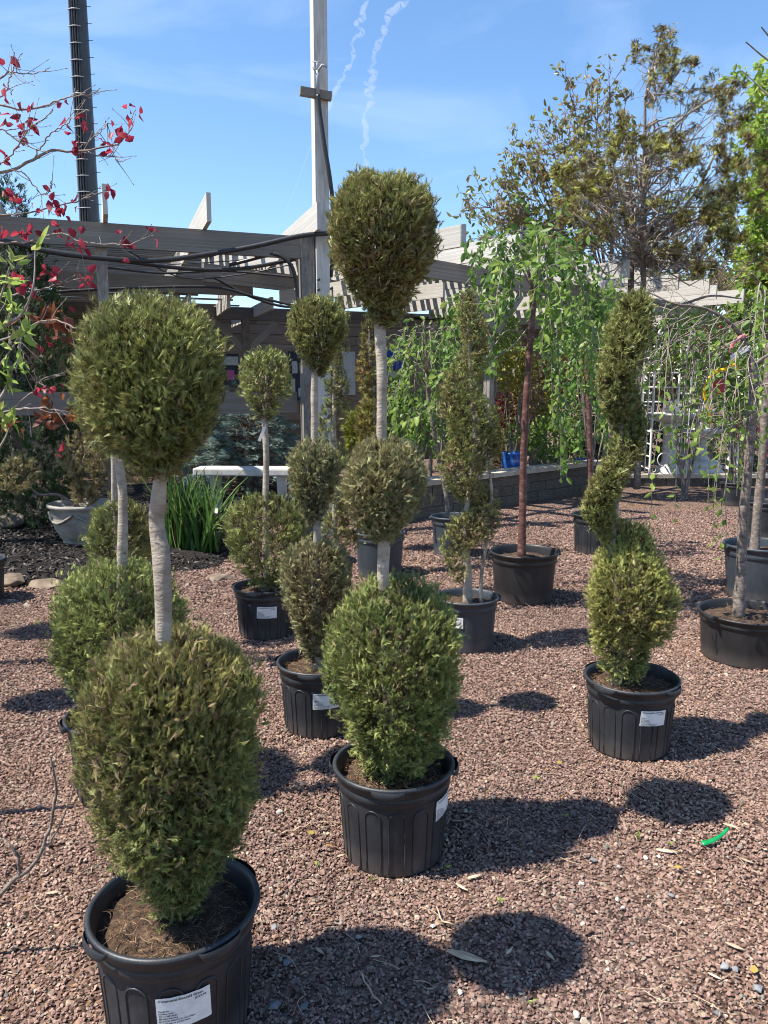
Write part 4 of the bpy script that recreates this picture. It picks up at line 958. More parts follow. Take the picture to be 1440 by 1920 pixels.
# pot cut off by the left edge
bR = pot_base(-38, 1138, 0.18)
t = thing('empty_nursery_pot', 'charcoal nursery pot cut off beside the dark mulch bed', 'pot', (bR[0], bR[1], 0)); pot(t)

# ribbons and tags in O ---------------------------------------------------
def ribbon(name, label, pts, d, w, mat, cat='ribbon'):
    P = catmull([W(u, v, d + dd) for (u, v, dd) in pts], 28); V = []
    for k, p in enumerate(P):
        tw = 0.5 * math.sin(k * 0.55) + 0.3 * math.sin(k * 1.7)
        t = unit(P[min(k + 1, 27)] - P[max(k - 1, 0)]); s = unit(np.cross(t, np.array((math.sin(tw) * 0.7, -1, 0.1)))); V += [p - s * w / 2, p + s * w / 2 + np.array((0, 0.004 * math.sin(k), 0))]
    q = [(2 * k, 2 * k + 1, 2 * k + 3, 2 * k + 2) for k in range(27)]
    c = V[0]; o = link(name, mesh_from(name, np.array(V) - c, q), M[mat], None, loc=c)
    md = o.modifiers.new('thickness', 'SOLIDIFY'); md.thickness = 0.0008
    return tag(o, label, cat)
dO = bO[1]
ribbon('flagging_ribbon', 'long yellow flagging ribbon tied along a cherry twig, end hanging', [(1384, 700, -0.06), (1378, 684, -0.07), (1360, 692, -0.08), (1340, 698, -0.09), (1325, 718, -0.1), (1321, 735, -0.1), (1326, 760, -0.1), (1333, 795, -0.1)], dO, 0.019, 'ribbon')
ribbon('flagging_ribbon', 'pink flagging ribbon knotted round the bend of the cherry limb', [(1398, 628, -0.05), (1386, 634, -0.06), (1374, 645, -0.07), (1369, 662, -0.07)], dO, 0.022, 'ribbon_pink')
stem_tag('plant_tag', 'white plastic tag with grey print strapped to the cherry trunk', 'tag', W(1402, 652, dO - 0.06), 0.03, 0.11, 0.0, 'tag_white', 1.0)
stem_tag('plant_tag', 'square red picture tag hanging among the cherry twigs', 'tag', W(1352, 716, dO - 0.12), 0.085, 0.07, 0.2, 'tag_red', 0.35)
# ================================================================== pergola, building, poles
_cube = {}
def cube_mesh(mat):
    if mat not in _cube:
        me = MB().box((0, 0, 0), (0.5, 0.5, 0.5)).mesh('board', False); me.materials.append(M[mat]); _cube[mat] = me
    return _cube[mat]
def board(name, c, size, ang, mat, parent, ry=0.0):
    b = base_of(parent) if parent else np.zeros(3)
    return link(name, cube_mesh(mat), None, parent, loc=np.asarray(c) - b, rot=(0, ry, ang), scale=size)
A1, A2 = np.array((-3.74, 7.84)), np.array((-0.855, 8.87)); e1 = unit(A2 - A1); n1 = np.array((-e1[1], e1[0])); a1 = math.atan2(e1[1], e1[0])
e2 = unit(np.array((0.717, 0.697))); n2 = np.array((-e2[1], e2[0])); a2 = math.atan2(e2[1], e2[0])
def line_s(A, e, u):
    k = (u - 720) / FPX / 1.045; return (k * A[1] - A[0]) / (e[0] - k * e[1])
def pt(A, e, n, s, t, z): p = A + e * s + n * t; return np.array((p[0], p[1], z))
ZT, BH = 3.35, 0.235
perg = thing('pergola', 'weathered grey timber pergola with protruding rafters and slatted roof', 'pergola', (A2[0], A2[1], 0))
sA2 = np.linalg.norm(A2 - A1)
wj = lambda a: rng.normal(0, a)
# section 1
for t, z in ((0.0, ZT), (3.5, ZT), (7.2, ZT)):
    board('beam', pt(A1, e1, n1, (sA2 - 2.6) / 2 + 0.02, t, z - BH / 2), (sA2 + 2.6, 0.06, BH), a1, 'wood_grey', perg)
raf = [line_s(A1, e1, u) for u in (-215, -15, 193, 383, 582)]
for k, s in enumerate(raf):
    L0, L1 = -0.42, 7.7
    board('rafter', pt(A1, e1, n1, s, (L0 + L1) / 2, ZT + 0.14 + 0.001 * k), (L1 - L0, 0.045, 0.28), a1 + math.pi / 2 + wj(0.006), 'wood_pale', perg)
for k in range(31):
    board('slat', pt(A1, e1, n1, (sA2 - 2.2) / 2 + wj(0.05), 2.6 + 0.165 * k, ZT + 0.293 + abs(wj(0.002))), ((sA2 + 2.9) * rng.uniform(0.72, 1.0), 0.07 + abs(wj(0.012)), 0.02), a1 + wj(0.008), 'wood_grey', perg)
for u, t in ((-240, 0), (187, 0)):
    s = line_s(A1, e1, u); board('post', pt(A1, e1, n1, s, t + 0.035 + 0.055, (ZT - 0.03) / 2), (0.11, 0.11, ZT - 0.03), a1, 'wood_grey', perg)
for s in (-0.2, 1.95):
    board('post', pt(A1, e1, n1, s, 3.5 + 0.09, (ZT - 0.03) / 2), (0.10, 0.10, ZT - 0.03), a1, 'wood_grey', perg)
C0 = A2 + e1 * 0.0
board('post', (*(C0 + n1 * 0.03), ZT / 2), (0.15, 0.15, ZT), a1, 'wood_grey', perg)
# rail at eye level between the posts, with a short prop
board('rail', pt(A1, e1, n1, (sA2 - 2.6) / 2 - 0.06, 0.16, 1.54), (sA2 + 2.5, 0.06, 0.24), a1, 'wood_dark', perg)
# inner post with two knee braces
ip = W(461, 640, 13.6)
board('post', (ip[0], ip[1], 1.5), (0.13, 0.13, 3.0), a1, 'wood_dark', perg)
for sgn in (-1, 1):
    c = np.array((ip[0], ip[1], 2.60)) + np.array((*(e1 * sgn * 0.27), 0)); board('brace', c, (0.74, 0.085, 0.11), a1 if sgn > 0 else a1 + math.pi, 'wood_grey', perg, ry=-R(44))
board('beam', (ip[0] + 0.1, ip[1] + 0.03, 2.985), (6.0, 0.09, 0.2), a1, 'wood_dark', perg)
# section 2, turning away to the right
L2 = 10.5
for t in (0.0, 2.3):
    board('beam', (*(C0 + e2 * (L2 / 2 + 0.08) + n2 * t), ZT - BH / 2 - 0.003), (L2, 0.06, BH), a2, 'wood_grey', perg)
s2 = [0.75 + 0.92 * k for k in range(11)]
for k, s in enumerate(s2):
    L0, L1 = -0.75 - 0.12 * (k % 3), 3.4
    board('rafter', (*(C0 + e2 * s + n2 * (L0 + L1) / 2), ZT + 0.125 + 0.001 * k), (L1 - L0, 0.045, 0.25), a2 + math.pi / 2 + wj(0.006), 'wood_pale', perg)
for k in range(17):
    board('slat', (*(C0 + e2 * (L2 / 2 + 0.2 + wj(0.05)) + n2 * (0.85 + 0.15 * k)), ZT + 0.265 + abs(wj(0.002))), ((L2 - 0.3) * rng.uniform(0.8, 1.0), 0.07 + abs(wj(0.012)), 0.02), a2 + wj(0.008), 'wood_grey', perg)
for s, t in ((3.4, 0), (6.8, 0), (10.2, 0), (3.4, 2.3), (7.2, 2.3)):
    board('post', (*(C0 + e2 * s + n2 * (t + 0.09)), (ZT - 0.03) / 2), (0.11, 0.11, ZT - 0.03), a2, 'wood_grey', perg)
for s in (3.4, 6.8):
    for sgn in (-1, 1):
        c = np.array((*(C0 + e2 * (s + sgn * 0.3)), 2.78)); board('brace', c, (0.8, 0.07, 0.10), a2 if sgn > 0 else a2 + math.pi, 'wood_grey', perg, ry=-R(45))
# lower joists and broken lath further in
for k in range(9):
    board('joist', pt(A1, e1, n1, -1.6 + 0.62 * k, 5.35, 3.02 + 0.001 * k), (3.6, 0.045, 0.19), a1 + math.pi / 2 + wj(0.01), 'wood_pale', perg)
for k in range(14):
    board('slat', pt(A1, e1, n1, rng.uniform(-0.5, 1.6), 3.75 + 0.26 * k, 3.132 + abs(wj(0.002))), (rng.uniform(1.6, 4.2), 0.09, 0.02), a1 + wj(0.01), 'wood_grey', perg)
for k in range(8):
    board('joist', (*(C0 + e2 * (1.3 + 1.05 * k) + n2 * 1.15), 3.0 + 0.001 * k), (2.2, 0.045, 0.19), a2 + math.pi / 2 + wj(0.01), 'wood_pale', perg)
# nail plates on the main post are bolts in the tall pole
pole_c = A2 + e1 * 0.162 - n1 * 0.01
pole = thing('tall_wooden_pole', 'tall square timber pole bolted to the pergola corner post', 'pole', (pole_c[0], pole_c[1], 0))
board('shaft', (*pole_c, 3.75), (0.15, 0.15, 7.5), a1, 'wood_pale', pole)
dP = pole_c[1] - 0.075
for v in (524, 543):
    p = W(597, v, dP - 0.012); mb = MB(); mb.tube([(0, 0.006, 0), (0, -0.012, 0)], 0.017, 10); link('bolt', mb.mesh('bolt'), M['steel_dark'], pole, loc=p - base_of(pole), rot=(0, 0, a1))
p = W(592, 176, dP - 0.04); board('cross_piece', (p[0], p[1], p[2]), (0.34, 0.06, 0.085), a1 - 0.05, 'wood_dark', pole, ry=0.06)
# standpipe tap at the top of the hose
tapb = W(596, 165, dP - 0.085)
tp_ = MB(); tp_.tube([tapb + (0, 0, -0.06), tapb + (0, 0, 0.10), tapb + (-0.01, 0, 0.17)], 0.020, 10); tp_.tube([tapb + (-0.01, 0, 0.15), tapb + (0.05, -0.02, 0.22), tapb + (0.10, -0.02, 0.20)], 0.013, 8); tp_.tube([tapb + (-0.01, 0, 0.15), tapb + (-0.05, -0.02, 0.20)], 0.011, 8); tp_.tube([tapb + (-0.05, 0, 0.26), tapb + (0.04, 0, 0.255)], 0.008, 6); tp_.tube([tapb + (-0.005, 0, 0.17), tapb + (-0.005, 0, 0.26)], 0.008, 6)
tb = thing('pipe_tap', 'small metal tap assembly above the crosspiece of the tall pole', 'tap', tapb); tp_.build('tap_body', M['steel_pale'], tb)
def hose(label, pts, r, mat='hose', name='black_hose'):
    P = catmull([W(u, v, d) for (u, v, d) in pts], 60); c = P[0]; mb = MB(); mb.tube(P - c, r, 8)
    return tag(link(name, mb.mesh(name), M[mat], None, loc=c), label, 'hose')
hose('black hose hanging down from the tap on the tall pole', [(596, 178, dP - 0.085), (600, 215, dP - 0.07), (608, 270, dP - 0.06), (618, 330, dP - 0.02), (625, 390, dP + 0.05), (628, 450, dP + 0.1), (620, 520, dP + 0.15)], 0.024)
hose('thickest black hose slung under the front pergola beam up to the tall pole', [(-60, 440, 7.5), (33, 457, 7.7), (100, 473, 7.8), (200, 485, 8.0), (300, 488, 8.2), (400, 475, 8.4), (480, 461, 8.5), (560, 443, 8.6), (612, 438, 8.68), (650, 440, 8.9)], 0.026)
hose('black hose sagging lowest between the pergola posts', [(80, 468, 8.05), (250, 492, 8.3), (367, 505, 8.6), (457, 503, 8.75), (555, 486, 8.95)], 0.021)
hose('black hose looping down the side of the pergola corner post', [(430, 497, 8.75), (480, 484, 8.72), (513, 476, 8.72), (535, 486, 8.72), (550, 506, 8.74), (557, 545, 8.78), (559, 600, 8.8), (560, 680, 8.8)], 0.021)
hose('thin black cable strung level behind the beam', [(90, 548, 9.6), (200, 542, 9.8), (393, 538, 10.1), (480, 557, 10.2), (560, 575, 10.3)], 0.016)
hose('thin black cable drooping behind the pergola corner post', [(400, 520, 10.2), (480, 560, 10.3), (560, 574, 10.4), (650, 530, 10.6), (760, 545, 11.0)], 0.017)
hose('thin black cable crossing from the left post to the corner post', [(190, 500, 8.5), (300, 512, 8.9), (420, 508, 9.0), (556, 520, 9.0)], 0.012)
hose('grey wire sagging between the pergola beams', [(240, 470, 9.4), (340, 520, 9.8), (450, 515, 9.9), (550, 495, 9.9)], 0.008)
# fairy-light wire
hose('fine wire strung across the pergola bay', [(300, 497, 9.0), (420, 490, 9.1), (520, 480, 9.1), (600, 470, 9.2)], 0.006)

# building with plank siding behind the pergola ---------------------------
BO = A2 + n1 * 7.7
bld = thing('plank_building', 'low shop building clad in brown-grey horizontal planks under the pergola', 'building', (BO[0], BO[1], 0))
board('wall', (*(BO + e1 * 0.5 + n1 * 1.2), 1.65), (15, 2.0, 3.3), a1, 'wood_dark', bld)
for r_ in range(16):
    s = -7.0 + rng.uniform(-1.2, 0)
    while s < 7.0:
        ln = rng.choice((1.2, 1.6, 2.0, 2.4)); p = BO + e1 * (s + ln / 2) + n1 * (0.185 + rng.uniform(0, 0.006))
        board('plank', (*p, 0.05 + 0.202 * r_ + 0.10), (ln - 0.010, 0.025, 0.190), a1, 'siding', bld); s += ln
board('eave', (*(BO + e1 * 0.5 + n1 * 1.1), 3.36), (15.6, 2.3, 0.06), a1, 'wood_grey', bld)
def sign(name, label, u, v, w, h, mat, inner=None, d=None):
    k = (u - 720) / FPX / 0.995; A = BO + n1 * 0.16; s = (k * A[1] - A[0]) / (e1[0] - k * e1[1]); p = A + e1 * s; pz = W(u, v, p[1])[2]; m = S(u, v, p[1])
    t = thing(name, label, 'sign', (p[0], p[1], pz - h * m / 2))
    board('panel', (p[0], p[1], pz), (w * m, 0.02, h * m), a1, mat, t)
    for (du, dv, ww, hh, mt) in (inner or []):
        q = p + e1 * du * m - n1 * 0.014; board('printed_patch', (q[0], q[1], pz - dv * m), (ww * m, 0.006, hh * m), a1, mt, t)
    return t
sign('wall_sign', 'wall poster with a pink flower picture below a pale heading', 436, 695, 36, 62, 'poster_dark', [(0, -18, 34, 16, 'poster_pale'), (2, 8, 14, 18, 'poster_pink')])
sign('wall_sign', 'dark tall wall poster with ragged pale shapes', 562, 705, 36, 90, 'poster_dark', [(-6, -16, 10, 22, 'poster_pale'), (-10, 18, 8, 26, 'poster_pale'), (4, 30, 8, 16, 'poster_pale')])
sign('wall_sign', 'pale green-grey tall wall board', 655, 700, 26, 80, 'poster_pale')
sign('wall_sign', 'blue shop sign with a pale strip below', 742, 674, 34, 36, 'poster_blue', [(0, 28, 34, 12, 'poster_pale')])

# monopole mast far behind --------------------------------------------------
mb_d = 46.0; p0 = W(184, 700, mb_d); base_m = np.array((p0[0], mb_d, 0.0)); zt = 34.0
mast = thing('mobile_mast', 'dark steel mast with cables strapped up its side', 'mast', base_m)
rz = lambda z: 0.62 - 0.006 * z
mb = MB(); zs = np.linspace(0, zt, 12); mb.tube([base_m + (0, 0, z) for z in zs], [rz(z) for z in zs], 14); mb.build('shaft', M['steel_dark'], mast)
for k, a in enumerate((-118, -104, -90, -76)):
    mb = MB(); mb.tube([base_m + ((rz(z) + 0.05) * math.cos(R(a)), (rz(z) + 0.05) * math.sin(R(a)), z) for z in zs], 0.055, 6); mb.build('cable', M['hose'], mast)
for k in range(24):
    z = 8.5 + 0.86 * k; mb = MB(); th = np.linspace(R(-135), R(-60), 9); mb.tube([base_m + ((rz(z) + 0.11) * math.cos(a), (rz(z) + 0.11) * math.sin(a), z) for a in th], 0.028, 5); mb.build('cable_band', M['steel_pale'], mast)
    mb = MB(); mb.tube([base_m + (rz(z), -0.1, z + 0.3), base_m + (rz(z) + 0.27, -0.1, z + 0.3)], 0.018, 5); mb.build('step_peg', M['steel_dark'], mast)

# ================================================================== low block wall, terrace
def block_wall(P0, P1, courses, label, ch=0.148):
    P0, P1 = np.asarray(P0)[:2], np.asarray(P1)[:2]; L = np.linalg.norm(P1 - P0); e = (P1 - P0) / L; n = np.array((-e[1], e[0])); a = math.atan2(e[1], e[0])
    t = thing('block_wall', label, 'wall', (P0[0], P0[1], 0))
    for c in range(courses):
        s = -0.2 * (c % 2)
        while s < L - 0.05:
            ln = min(0.40, L - s); s0 = max(s, 0.0)
            w = s + ln - s0
            if w > 0.06: board('block', (*(P0 + e * (s0 + w / 2) + n * (0.12 + 0.012 * c + rng.normal(0, 0.004))), ch * (c + 0.5)), (w - 0.008, 0.24, ch - 0.005), a, 'block', t)
            s += ln
    s = 0.0
    while s < L - 0.02:
        ln = min(rng.uniform(0.42, 0.6), L - s); board('capstone', (*(P0 + e * (s + ln / 2) + n * (0.15 + rng.normal(0, 0.006))), ch * courses + 0.034), (ln - 0.007, 0.36, 0.066), a, 'cap', t); s += ln
    return t, e, n
wa0, wa1 = G(934, 951)[:2], G(1098, 924)[:2]; we = unit(wa1 - wa0)
WA0 = wa0 - we * 2.6; WA1 = wa1 + we * 0.6
WB0, WB1 = G(1165, 912)[:2], G(1540, 912)[:2]
block_wall(WA0, WA1, 3, 'low retaining wall of three block courses with tan capstones')
block_wall(WA1 + we * 0.02, WB0, 2, 'short return of block wall joining the two low walls')
block_wall(WB0, WB1, 1, 'one-course block kerb wall below the white garden statuary')
terr = [tuple(WA0 + np.array((0.1, 0.22))), tuple(WA1 + np.array((0, 0.3))), tuple(WB0 + np.array((0.0, 0.22))), tuple(WB1 + np.array((0, 0.22))), (14, 26), (-0.5, 26), (-0.5, 12.9)]
TZ = 0.16
sheet('terrace', terr, TZ, M['ground'])

# ================================================================== bench, urn, iris, rocks
bx, by = W(468, 950, 9.9)[0], 9.9
zb = bz(bx, by) - 0.02; ztop = W(468, 876, 9.9)[2]
bench = thing('garden_bench', 'white cast concrete garden bench without a back', 'bench', (bx, by, zb))
def rounded_slab(c, hx, hy, hz, bev, ang, mat, name, parent):
    import bmesh
    me = MB().box((0, 0, 0), (hx, hy, hz)).mesh(name, False); bm = bmesh.new(); bm.from_mesh(me)
    bmesh.ops.bevel(bm, geom=bm.edges[:], offset=bev, segments=2, affect='EDGES', profile=0.6); bm.to_mesh(me); bm.free()
    return link(name, me, M[mat], parent, loc=np.asarray(c) - base_of(parent), rot=(0, 0, ang))
rounded_slab((bx, by, ztop - 0.05), 0.68, 0.19, 0.05, 0.022, -0.04, 'concrete_white', 'seat', bench)
for s in (-1, 1):
    mb = MB(); V, q = [], []
    hgt = ztop - 0.10 - zb
    for z, w in ((0, 0.155), (0.05, 0.15), (0.12, 0.115), (hgt * 0.6, 0.10), (hgt * 0.85, 0.13), (hgt, 0.15)):
        for (x, y) in ((-0.045, -w), (0.045, -w), (0.045, w), (-0.045, w)): V.append((x, y, z))
    for k in range(5):
        for j in range(4): q.append((k * 4 + j, k * 4 + (j + 1) % 4, k * 4 + 4 + (j + 1) % 4, k * 4 + 4 + j))
    link('leg', mesh_from('leg', V, q, smooth=False), M['concrete_white'], bench, loc=(s * 0.43, -s * 0.017, 0), rot=(0, 0, -0.04))

def iris_clump(label, u, v, d, w, hpx, n):
    c = W(u, v, d); z = bz(c[0], c[1]); root = thing('iris_clump', label, 'plant', (c[0], c[1], z)); meshes = []
    for k in range(4):
        V = []; nseg = 7; bend = 0.06 + 0.08 * k
        for i in range(nseg):
            t = i / (nseg - 1); ww = 0.034 * (1 - t ** 2.2) * (0.75 + 0.5 * t) + 0.001; x = bend * t ** 2.4; V += [(x, -ww / 2, t), (x + 0.006, 0, t), (x, ww / 2, t)]
        q = [(3 * i + j, 3 * i + j + 1, 3 * i + 3 + j + 1, 3 * i + 3 + j) for i in range(nseg - 1) for j in (0, 1)]
        me = mesh_from('leaf', V, q); me.materials.append(M['leaf_iris']); meshes.append(me)
    m = S(u, v, d)
    for k in range(n):
        a = rng.uniform(0, 6.28); r = w * m * math.sqrt(rng.random()); h = hpx * m * rng.uniform(0.6, 1.05)
        o = link('leaf', meshes[rng.integers(0, 4)], None, root, loc=(r * math.cos(a), r * math.sin(a) * 0.5, -0.02), rot=(rng.normal(0, 0.15), rng.normal(0, 0.10) + 0.16 * math.cos(a), rng.uniform(0, 6.28)), scale=(h * rng.uniform(0.6, 2.4), 1.1, h))
    return root
iris_clump('thick clump of upright green iris leaves in front of the bench', 362, 1010, 7.7, 50, 150, 140)
iris_clump('small iris clump behind the far end of the bench', 545, 950, 8.6, 30, 95, 50)

# urn with a pom-pom juniper
uc = G(160, 1028, 0.1); uy = 7.9; uc = np.array((W(165, 1020, uy)[0], uy)); uz = bz(*uc) - 0.015; um = S(150, 990, uy)
urn = thing('garden_urn', 'round cast-stone urn with moulded rope swags in the mulch bed', 'planter', (uc[0], uc[1], uz))
UR = 68 * um; UH = (W(150, 942, uy)[2] - uz)
prof = [(0.55, 0.0), (0.60, 0.01), (0.63, 0.06), (0.62, 0.08), (0.68, 0.16), (0.80, 0.36), (0.88, 0.56), (0.90, 0.66), (0.885, 0.68), (0.90, 0.70), (0.91, 0.80), (0.90, 0.86), (0.95, 0.90), (1.0, 0.94), (1.0, 0.985), (0.97, 1.0), (0.91, 1.0), (0.88, 0.94), (0.84, 0.85), (0.0, 0.86)]
V, q = lathe([(r * UR, z * UH) for r, z in prof], 48); link('bowl', mesh_from('bowl', V, q), M['cast_stone'], urn)
wallr = lambda z: np.interp(z, [p[1] for p in prof[:13]], [p[0] for p in prof[:13]])
for k in range(5):
    mb = MB(); a0 = k * 2 * math.pi / 5 + 0.35; T = np.linspace(0, 1, 26)
    for ph in (0, math.pi):
        pts = []
        for t in T:
            z = 0.80 - 0.22 * math.sin(math.pi * t); a = a0 + (t - 0.5) * 2 * math.pi / 5 * 0.92; r = wallr(z) * UR + 0.010 + 0.007 * math.cos(t * 60 + ph); zz_ = z * UH + 0.007 * math.sin(t * 60 + ph); pts.append((r * math.cos(a), r * math.sin(a), zz_))
        mb.tube(pts, 0.010, 6)
    link('rope_swag', mb.mesh('rope_swag'), M['cast_stone'], urn)
def pompom(label, base, trunkpts, poms, d, pal='tan', name='pompom_juniper', n=900, size=0.055):
    root = thing(name, label, 'shrub', base)
    for k, (pts, r) in enumerate(trunkpts):
        P = catmull([W(u, v, d + dd) for u, v, dd in pts], 20); MB().tube(P, np.linspace(r, r * 0.45, 20), 7).build('limb', M['bark_grey'], root)
    for (u, v, w, dd) in poms:
        c = W(u, v, d + dd); r = w * S(u, v, d)
        foliage_blobs([(c[0], c[1], c[2], r * 0.92), (c[0] + r * 0.3, c[1], c[2] + r * 0.12, r * 0.7), (c[0] - r * 0.3, c[1] - r * 0.2, c[2] - r * 0.1, r * 0.7)], int(n * (w / 40) ** 2) + 300, size, pal, 'foliage_pompom', root, COARSE, bronze=0.25, dry=0.12)
    return root
pompom('straw-coloured pompom juniper with bare crooked limbs growing in the urn', (uc[0], uc[1], uz + 0.8 * UH),
       [([(150, 960, 0), (140, 930, 0), (150, 890, 0), (160, 850, 0)], 0.022), ([(145, 950, 0), (110, 928, -0.05), (70, 925, -0.1), (40, 890, -0.15)], 0.018), ([(155, 955, 0), (190, 930, 0), (225, 905, 0), (245, 880, 0)], 0.016)],
       [(160, 850, 46, 0), (165, 895, 34, -0.1), (34, 888, 38, -0.15), (248, 880, 30, 0.05), (160, 925, 22, -0.2)], uy)

def rock(label, u, v, w, h, mat, seed, thick=0.5, name='edging_stone', cat='stone', group=None, z=None):
    g_ = G(u, v, 0.03); m = S(u, v, g_[1]); import bmesh
    me = hull_mesh(name, 26, np.array((w / 2 * m, h * m * 1.2, thick * h * m)), seed, M[mat]); bm = bmesh.new(); bm.from_mesh(me)
    bmesh.ops.bevel(bm, geom=bm.edges[:], offset=0.03 * h * m, segments=1, affect='EDGES'); bm.to_mesh(me); bm.free()
    for p in me.polygons: p.use_smooth = False
    zmin = min(v_.co.z for v_ in me.vertices)
    o = link(name, me, None, None, loc=(g_[0], g_[1], bz(g_[0], g_[1]) - zmin - 0.03), rot=(0, 0, rng.uniform(-0.2, 0.2))); return tag(o, label, cat, group)
rock('broad flat tan edging stone at the front of the mulch bed', 88, 1092, 78, 26, 'flagstone', 3, 0.45)
rock('brown edging stone half cut off beside the empty pot', 18, 1092, 62, 28, 'flagstone', 4, 0.5)
rock('flat rust-edged flagstone at the corner of the bed beside the bench topiary', 418, 1078, 62, 26, 'flagstone', 5, 0.3)
rock('rounded grey rock in the bed left of the urn', 26, 1008, 46, 24, 'rock', 6, 0.8)
rock('pale grey rock lying just left of the urn foot', 66, 1003, 36, 20, 'rock', 7, 0.8)
rock('tall grey boulder leaning behind the urn rim', 92, 985, 34, 24, 'rock', 8, 1.2)
rock('small light stone fragment lying before the broad tan edging stone', 22, 1120, 34, 10, 'pebble_pale', 9, 0.6)
# ================================================================== evergreens and shrubs in the beds
# dark arborvitae on the left
d = 8.75; c = W(35, 900, d)
arb = thing('arborvitae', 'tall dark green arborvitae behind the red-leaved branches', 'tree', (c[0], d, bz(c[0], d)))
B = []
for (u, v, w) in [(14, 350, 22), (18, 380, 34), (18, 430, 50), (24, 490, 62), (30, 550, 80), (38, 620, 95), (45, 700, 108), (48, 780, 112), (48, 850, 112), (45, 910, 100)]:
    p = W(u, v, d); B.append((*p, w * S(u, v, d)))
MB().tube([(c[0], d, 0.05), (c[0], d, 1.5), (W(18, 400, d)[0], d, W(18, 400, d)[2])], [0.06, 0.05, 0.015], 8).build('trunk', M['bark_grey'], arb)
foliage_blobs(B, 10000, 0.095, 'dark', 'crown', arb, COARSE, dry=0.01, bronze=0.1, up=0.9, lump=0.25)
d = 10.5; c = W(-60, 900, d)
arb = thing('arborvitae', 'second dark arborvitae further back under the pergola end', 'tree', (c[0], d, bz(c[0], d)))
B = [(*W(u, v, d), w * S(u, v, d)) for (u, v, w) in [(-70, 480, 60), (-60, 580, 90), (-60, 680, 110), (-60, 780, 115), (-60, 860, 110)]]
MB().tube([(c[0], d, 0.05), (c[0], d, 2.6)], [0.07, 0.03], 8).build('trunk', M['bark_grey'], arb)
foliage_blobs(B, 2600, 0.13, 'dark', 'crown', arb, COARSE, dry=0.01, bronze=0.1, up=0.9, lump=0.25)

# blue spruce behind the bench: flat drooping boughs in layers
d = 10.9; c = W(470, 930, d); spr = thing('blue_spruce', 'low wide blue spruce with layered boughs behind the bench', 'tree', (c[0], d, bz(c[0], d)))
MB().tube([(c[0], d, 0.05), (c[0], d, 1.6)], [0.07, 0.02], 8).build('trunk', M['bark_grey'], spr)
lim, P, D, Sz = MB(), [], [], []
for k in range(190):
    z = rng.uniform(0.02, 1.0); a = rng.uniform(0, 6.28); L = (1.0 - z * 0.55) * 1.05 * rng.uniform(0.6, 1.05)
    o = np.array((c[0], d, 0.15 + z * 1.25)); e = o + np.array((L * math.cos(a) * 1.15, L * math.sin(a) * 0.9, -0.10 + 0.14 * z)); path = catmull([o, (o + e) / 2 + (0, 0, 0.06), e], 8); lim.tube(path, np.linspace(0.012, 0.003, 8), 4, False)
    dirv = unit(e - o)
    for j in range(70):
        t = rng.uniform(0.42, 1.0) ** 0.8; p = o + (e - o) * t + np.array((0, 0, 0.10 * t * (1 - t) * 2.4)); side = np.cross(dirv, (0, 0, 1)) * rng.choice((-1, 1))
        off = side * rng.uniform(0, 0.30) * (1.15 - t) ; P.append(p + off + rng.normal(0, 0.012, 3)); D.append(dirv * 0.8 + side * 0.55 + np.array((0, 0, rng.normal(0.12, 0.2)))); Sz.append(rng.uniform(0.05, 0.10))
lim.build('limbs', M['twig_brown'], spr)['kind'] = 'stuff'
P, D, Sz = np.array(P), np.array(D), np.array(Sz); n = len(P); f = np.clip(0.45 + rng.normal(0, 0.3, n), 0, 1)[:, None]
t = np.array(PAL['blue'][0]) * (1 - f) + np.array(PAL['blue'][1]) * f
V, T, C = place(COARSE, P, D, Sz, t)
tag(link('crown', mesh_from('crown', V - base_of(spr), tris=T, smooth=False, colr=C), M['foliage'], spr), kind='stuff')
d = 10.2; c = W(445, 740, 12.6)
sp2 = thing('blue_spruce', 'small blue spruce whose top shows above the pergola rail', 'tree', (c[0], 12.6, bz(c[0], 12.6)))
MB().tube([(c[0], 12.6, 0.05), (c[0], 12.6, 1.7)], [0.06, 0.02], 8).build('trunk', M['bark_grey'], sp2)
foliage_blobs([(*W(440, 735, 12.6), 0.22, 0.18), (*W(530, 745, 12.6), 0.16, 0.13), (*W(430, 790, 12.6), 0.35, 0.3)], 700, 0.09, 'blue', 'crown', sp2, COARSE, up=0.3)

